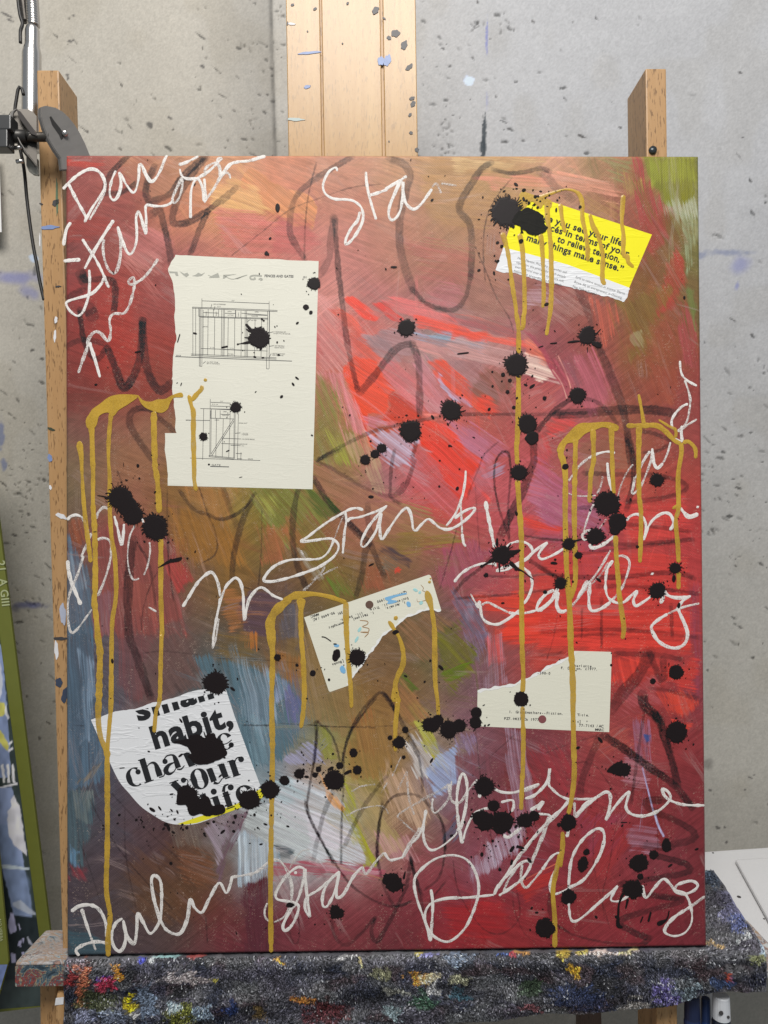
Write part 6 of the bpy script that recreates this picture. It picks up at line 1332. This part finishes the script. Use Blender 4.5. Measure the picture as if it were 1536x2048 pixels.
# ================================================================ clamp lamp at upper left
def cam_frame(px,py,z):
    M=CAMR.to_4x4(); M.translation=at(px,py,z); return M
LM=cam_frame(75,300,.72); LMi=LM.inverted()
lampo=empty('clamp_lamp',LM,'steel clamp lamp with ribbed gooseneck gripping the left easel post','lamp')
def lw(px,py,z): return tuple(LMi@at(px,py,z))
STEEL=m_flat('brushed_steel',(.60,.58,.56),.26,.5,.1,40,1.); DST=m_flat('dark_and_shaded_steel',(.075,.068,.06),.42,.5,.15,60,.7); PLATE=m_flat('satin_plate',(.27,.255,.24),.42,.5,.08,80,.75); CORDM=m_flat('black_cord',(.022,.021,.020),.45,.4)
u=MPP*.76/.70
mb=MB(); P=[];rr=[]
for i in range(170):
    t=i/169; y=-70+122*t; P.append(lw(60+6*t+1.5*math.sin(t*2),y,.775)); rr.append((11.2+1.1*abs(math.sin(i*.46)))*u)
mb.tube(P,rr,20); mb.build('gooseneck',STEEL,lampo,smooth=True)
mb=MB(); mb.tube([lw(65,50,.775),lw(65,58,.775),lw(64.6,64,.775),lw(64.4,92,.775),lw(64,104,.775),lw(63.5,110,.775),lw(63,225,.775),lw(62.6,300,.775)],[10.5*u,13*u,14*u,14.2*u,17.6*u,18.4*u,18.4*u,18.2*u],28); mb.build('sleeve',STEEL,lampo,smooth=True)
def plate(name,P,zf,vec,mat,bev=.0006):
    F=[Vector(lw(x,y,zf(x))) for x,y in P]; B=[p+Vector(vec) for p in F]; n=len(P)
    mb=MB(); mb.add([tuple(p) for p in F]+[tuple(p) for p in B],[tuple(range(n))[::-1],tuple(range(n,2*n))]+[(i,(i+1)%n,n+(i+1)%n,n+i) for i in range(n)])
    o=mb.build(name,mat,lampo,tri=False)
    bm=bmesh.new(); bm.from_mesh(o.data); bmesh.ops.recalc_face_normals(bm,faces=bm.faces); es=[e for e in bm.edges if e.calc_face_angle(0)>.9]; bmesh.ops.bevel(bm,geom=es,offset=bev,segments=2,affect='EDGES',clamp_overlap=True); bmesh.ops.triangulate(bm,faces=[f for f in bm.faces if len(f.verts)>4]); bm.to_mesh(o.data); bm.free(); return o
zf=lambda x:.690+(x-78)*.00032
jr=plate('clamp_jaw',[(82,214),(92,211),(112,215),(126,223),(138,234),(150,249),(160,265),(171,287),(181,312),(188,340),(124,340),(121,316),(108,297),(97,278),(88,256),(82,234)],zf,(-.0040,-.0003,-.0022),PLATE)
slot=plate('slot',[(99,234),(102,232),(108,241),(120,256),(126,265),(126,277),(122,280),(118,270),(104,250)],lambda x:zf(x)-.0003,(0,0,-.0004),CORDM,.0001); slot.parent=jr
mb=MB(); mb.tube([lw(130,267,.7052),lw(130,267,.7035)],[6.2*MPP,5.2*MPP],18); b=mb.build('bolt',STEEL,lampo,smooth=True); b.parent=jr
jl=plate('clamp_jaw',[(20,228),(24,221),(33,217),(57,218),(66,223),(74,232),(75,334),(66,322),(50,303),(37,280),(27,256),(20,240)],lambda x:.697+(x-20)*.00015,(-.0035,0,-.003),DST)  # dark colour paints in the shade of a jaw turned from the light
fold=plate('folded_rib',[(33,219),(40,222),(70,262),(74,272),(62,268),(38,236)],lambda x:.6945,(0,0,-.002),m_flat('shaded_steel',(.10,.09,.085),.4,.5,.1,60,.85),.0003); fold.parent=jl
rim_=plate('jaw_edge_highlight',[(20,229),(24,221),(34,217),(27,224),(24,238),(30,262),(42,286),(58,310),(55,308),(40,287),(27,259),(20,240)],lambda x:.6935,(0,0,-.002),PLATE,.0004); rim_.parent=jl  # brighter strip standing in for the highlight along the jaw's left edge
plate('backing_disc',[(52,305),(76,318),(77,351),(66,349),(57,342),(52,330)],lambda x:.715,(0,0,-.003),m_flat('grey_plate',(.38,.37,.33),.45,.5,.05,60,.6))
mb=MB(); mb.tube([lw(-14,274,.700),lw(101,274,.700)],9.*MPP,16); mb.build('clamp_screw',DST,lampo,smooth=True)
mb=MB(); mb.tube([lw(8,272,.699),lw(54,274,.699)],13*MPP,16); mb.tube([lw(50,273,.699),lw(72,266,.699)],[10*MPP,5*MPP],14); mb.build('screw_collar',m_flat('blackened_steel',(.05,.048,.045),.4,.5,.1,60,.6),lampo,smooth=True)
mb=MB(); a,b=lw(-16,246,.70),lw(21,258,.685); mb.box((a[0],b[1],a[2]),(b[0],a[1],b[2])); a,b=lw(-16,269,.70),lw(14,293,.685); mb.box((a[0],b[1],a[2]+.0002),(b[0],a[1],b[2]-.0005)); mb.build('wing_nut',m_flat('worn_nut',(.12,.12,.12),.35,.5,.1,60,.8),lampo,bevel=.001)
for x,y in [(33,296),(36,323)]:
    mb=MB(); mb.tube([lw(x-3,y,.70),lw(x+11,y-1,.70)],[4.5*MPP,4*MPP],12); mb.build('set_screw',STEEL,lampo,smooth=True)
mb=MB(); cs=smooth(np.array([(47,190),(44,178),(39,174),(36,180),(33,198),(30,222),(33,256),(39,292),(46,325),(50,355),(53,390),(57,425),(62,462),(68,500),(74,530),(79,560),(88,600)],float),4)
mb.tube([lw(x,y,.735+.0*x) if y<235 else lw(x,y,.728) for x,y in cs],3.4*MPP,10); mb.build('cord',CORDM,lampo,smooth=True)
mb=MB(); cs=smooth(np.array([(34,-40),(36,0),(40,30),(45,48),(41,62),(41,86)],float),4); mb.tube([lw(x,y,.77) for x,y in cs],3.4*u,8); mb.build('cord_tail',CORDM,lampo,smooth=True)
mb=MB(); cs=smooth(np.array([(42,-40),(45,-10),(48,20),(51,44)],float),4); mb.tube([lw(x,y,.79) for x,y in cs],8*u,8); mb.build('neck_cover',DST,lampo,smooth=True)
# ================================================================ pictures leaning at lower left
def board(name,label,cat,out,depth,thick,artcol,prim):
    M=cam_frame(40,1700,depth); Mi=M.inverted(); root=empty(name,M,label,cat)
    L=lambda x,y,o=0.:tuple(Mi@at(x,y,depth-o))
    F=[L(*p) for p in out]; n=len(F); mb=MB(); mb.add([(p[0],p[1],-thick) for p in F]+[(p[0],p[1],0) for p in F],[tuple(range(n)),tuple(range(n,2*n))[::-1]]+[(i,n+i,n+(i+1)%n,(i+1)%n) for i in range(n)])
    return root,mb,L
OLIVE=m_flat('olive_painted_edge',(.150,.165,.030),.5,.4,.10,60)
rA,mA,LA=board('leaning_picture','picture with wide olive border leaning against the wall, pale blue vase shapes inside','picture',[(-29,830),(118,2010),(-330,2066),(-480,886)],.88,.005,None,None)
mA.build('border_board',OLIVE,rA,bevel=.001)
def artgrid(name,out,fn,L,root,off,nx=130,ny=330):
    a,b,c,d=[np.array(p,float) for p in out]; s,t=np.meshgrid(np.linspace(0,1,nx),np.linspace(0,1,ny))
    P=((1-s)*(1-t))[...,None]*a+(s*(1-t))[...,None]*b+(s*t)[...,None]*c+((1-s)*t)[...,None]*d
    px,py=P[...,0],P[...,1]; col=fn(px,py)
    o=np.array([L(x,y,off) for x,y in P.reshape(-1,2)]).reshape(ny,nx,3)
    return link(name,grid_mesh(name,o[::-1,:,0],o[::-1,:,1],o[::-1,:,2],np.clip(col[::-1],.004,.85)),m_paint_attr('printed_artwork',.45,.4,300,.05),root)
def artA(px,py):
    img=np.zeros(px.shape+(3,))+lin((52,62,62)); n=vnoise(px/9,py/14)
    def po(col,P,fe=1.,al=1.):
        d=poly_sdf(px+3*(vnoise(px/7,py/7)-.5),py,P); k=al*sstep(-fe,fe,d); img[...]=img*(1-k[...,None])+lin(col)*k[...,None]
    po((118,132,166),[(-200,1250),(4,1290),(14,1420),(20,1500),(20,1555),(-200,1560)])
    po((190,192,196),[(-200,1260),(0,1320),(6,1370),(0,1400),(-200,1400)],1,.7)
    po((176,172,92),[(-60,1398),(8,1405),(14,1425),(6,1432),(-60,1440)]); po((176,172,92),[(-60,1462),(2,1460),(18,1492),(16,1502),(10,1498),(-10,1470)])
    po((205,206,212),[(12,1408),(18,1436),(14,1440),(9,1422)],1,.8)
    for x in (2,12,22): po((205,205,210),[(x,1530),(x+5,1528),(x+9,1566),(x+4,1566)])
    po((205,205,210),[(-100,1580),(0,1574),(34,1565),(35,1569),(10,1575),(-100,1586)])
    po((200,200,205),[(16,1500),(25,1494),(26,1498),(18,1505)]); po((200,200,205),[(16,1486),(24,1481),(24,1485),(18,1490)])
    po((128,142,176),[(-200,1586),(24,1574),(28,1592),(30,1640),(60,1790),(66,1850),(28,1836),(4,1735),(-200,1700)])
    po((110,128,160),[(-200,1640),(20,1650),(40,1720),(58,1760),(64,1830),(30,1830),(8,1740),(-200,1740)],4,.6)
    po((196,196,204),[(22,1600),(28,1590),(34,1604),(42,1618),(46,1660),(52,1700),(55,1712),(44,1704),(28,1690),(18,1670),(14,1640),(16,1622),(22,1612)])
    po((178,190,200),[(-60,1728),(20,1730),(58,1736),(58,1740),(20,1738),(-60,1734)])
    po((178,186,200),[(26,1806),(40,1800),(70,1826),(72,1830),(56,1828),(26,1812)],1.5,.8)
    po((34,42,46),[(-200,1700),(0,1715),(10,1760),(28,1830),(80,1836),(90,1960),(-200,1960)],2)
    for P in [[(20,1826),(27,1826),(33,1862),(20,1868),(16,1850)],[(36,1848),(39,1848),(42,1858),(40,1860)],[(44,1876),(48,1876),(48,1886),(45,1884)],[(36,1882),(43,1880),(43,1894),(37,1892)],[(44,1904),(50,1904),(51,1918),(46,1916)],[(22,1906),(30,1908),(33,1924),(24,1926)]]: po((172,172,205),P)
    po((160,165,180),[(54,1874),(57,1874),(62,1886),(70,1890),(68,1893),(58,1888)])
    return img*(.8+.4*n)[...,None]/.75
artgrid('artwork',[(-240,1180),(-11.5,1190),(96,2010),(-140,2030)],artA,LA,rA,.0006)
def btext(root,L,s,px,py,dirv,size,mat,name,off=.0008):
    V,F=glyphs(s,.02); d=np.array(dirv,float); d/=np.linalg.norm(d); up=np.array((d[1],-d[0])); mb=MB()
    P=np.array((px,py))+V[:,0:1]*size*d+V[:,1:2]*size*up; mb.add([L(x,y,off) for x,y in P],F); return mb.build(name,mat,root)
LET=m_flat('pale_olive_lettering',(.40,.44,.24),.5)
btext(rA,LA,'21  A GIII',-6,1122,(.115,1.),22,LET,'lettering')
rB,mB,LB=board('leaning_picture','small olive edged picture with a blue lower corner, leaning in front of the vase picture','picture',[(-27,1440),(17,1924),(-2,1992),(-190,2010),(-230,1470)],.83,.004,None,None)
mB.build('border_board',OLIVE,rB,bevel=.001)
def artB(px,py):
    n=vnoise(px/6,py/9); img=np.zeros(px.shape+(3,))+lin((98,112,152)); return img*(.65+.6*n)[...,None]/.7
artgrid('artwork',[(-150,1932),(15,1929),(-3,1989),(-150,1998)],artB,LB,rB,.0006,40,20)
for i,s in enumerate(['NO VERBA','AVIS','LINEN']): btext(rB,LB,s,-4-i*9,1838-i*4,(.09,1.),9,LET,'lettering')
# ================================================================ small things at the frame's edges
nt=MB(); M=cam_frame(0,385,.94); Mi=M.inverted()
root=None; P=[(-120,300),(-2,302),(3,464),(-120,470)]; F=[tuple(Mi@at(x,y,.955)) for x,y in P]; nt.add([(p[0],p[1],p[2]) for p in F]+[(p[0],p[1],p[2]-.0008) for p in F],[(0,1,2,3)[::-1],(4,5,6,7),(0,1,5,4),(1,2,6,5),(2,3,7,6),(3,0,4,7)])
nt2=nt.build('wall_note',m_flat('white_note_paper',(.78,.78,.78),.6)); nt2.matrix_world=M; tag(nt2,'white sheet of paper on the wall left of the lamp cord','paper')
def tube_obj(name,label,px0,px1,py0,z,capcol,bodycol,capsq=True):
    cx=(px0+px1)/2; x,y=on(cx,py0,z); w=(px1-px0)*MPP*(.70-z)/.70*.5
    M=EASEL@Matrix.Translation((x,ey0+.002,z)); root=empty(name,M,label,'paint tube'); H=y-ey0-.002
    mb=MB(); mb.tube([(0,0,0),(0,H-.026,0),(0,H-.022,0)],[w*1.02,w*1.02,w*.9],20); mb.build('body',m_flat(name+'_body',bodycol,.3,.5),root,smooth=False)
    mb=MB(); mb.tube([(0,H-.0219,0),(0,H-.001,0),(0,H,0)],[w*.96,w*.90,w*.80],20); c=mb.build('cap',m_flat(name+'_cap',capcol,.45,.4),root)
    return root,H,w
tube_obj('paint_tube','dark navy paint tube under the towel hem, left of the white capped one',1368,1400,1990,-.02,(.012,.02,.06),(.012,.025,.09))
r2,H2,w2=tube_obj('paint_tube','navy paint tube with white paint smeared cap below the towel corner',1424,1460,1990,-.015,(.62,.64,.68),(.012,.015,.03))
mb=MB(); mb.tube([(-.004,H2-.012,w2*.93),(-.004,H2-.012,w2*.99)],.0022,10); mb.tube([(.003,H2-.016,w2*.93),(.003,H2-.016,w2*.99)],.0014,10); mb.build('paint_drop',BLK,r2)
tube_obj('paint_tube','slim blue paint tube between the two others under the towel',1402,1421,1996,-.03,(.02,.04,.12),(.02,.05,.18))
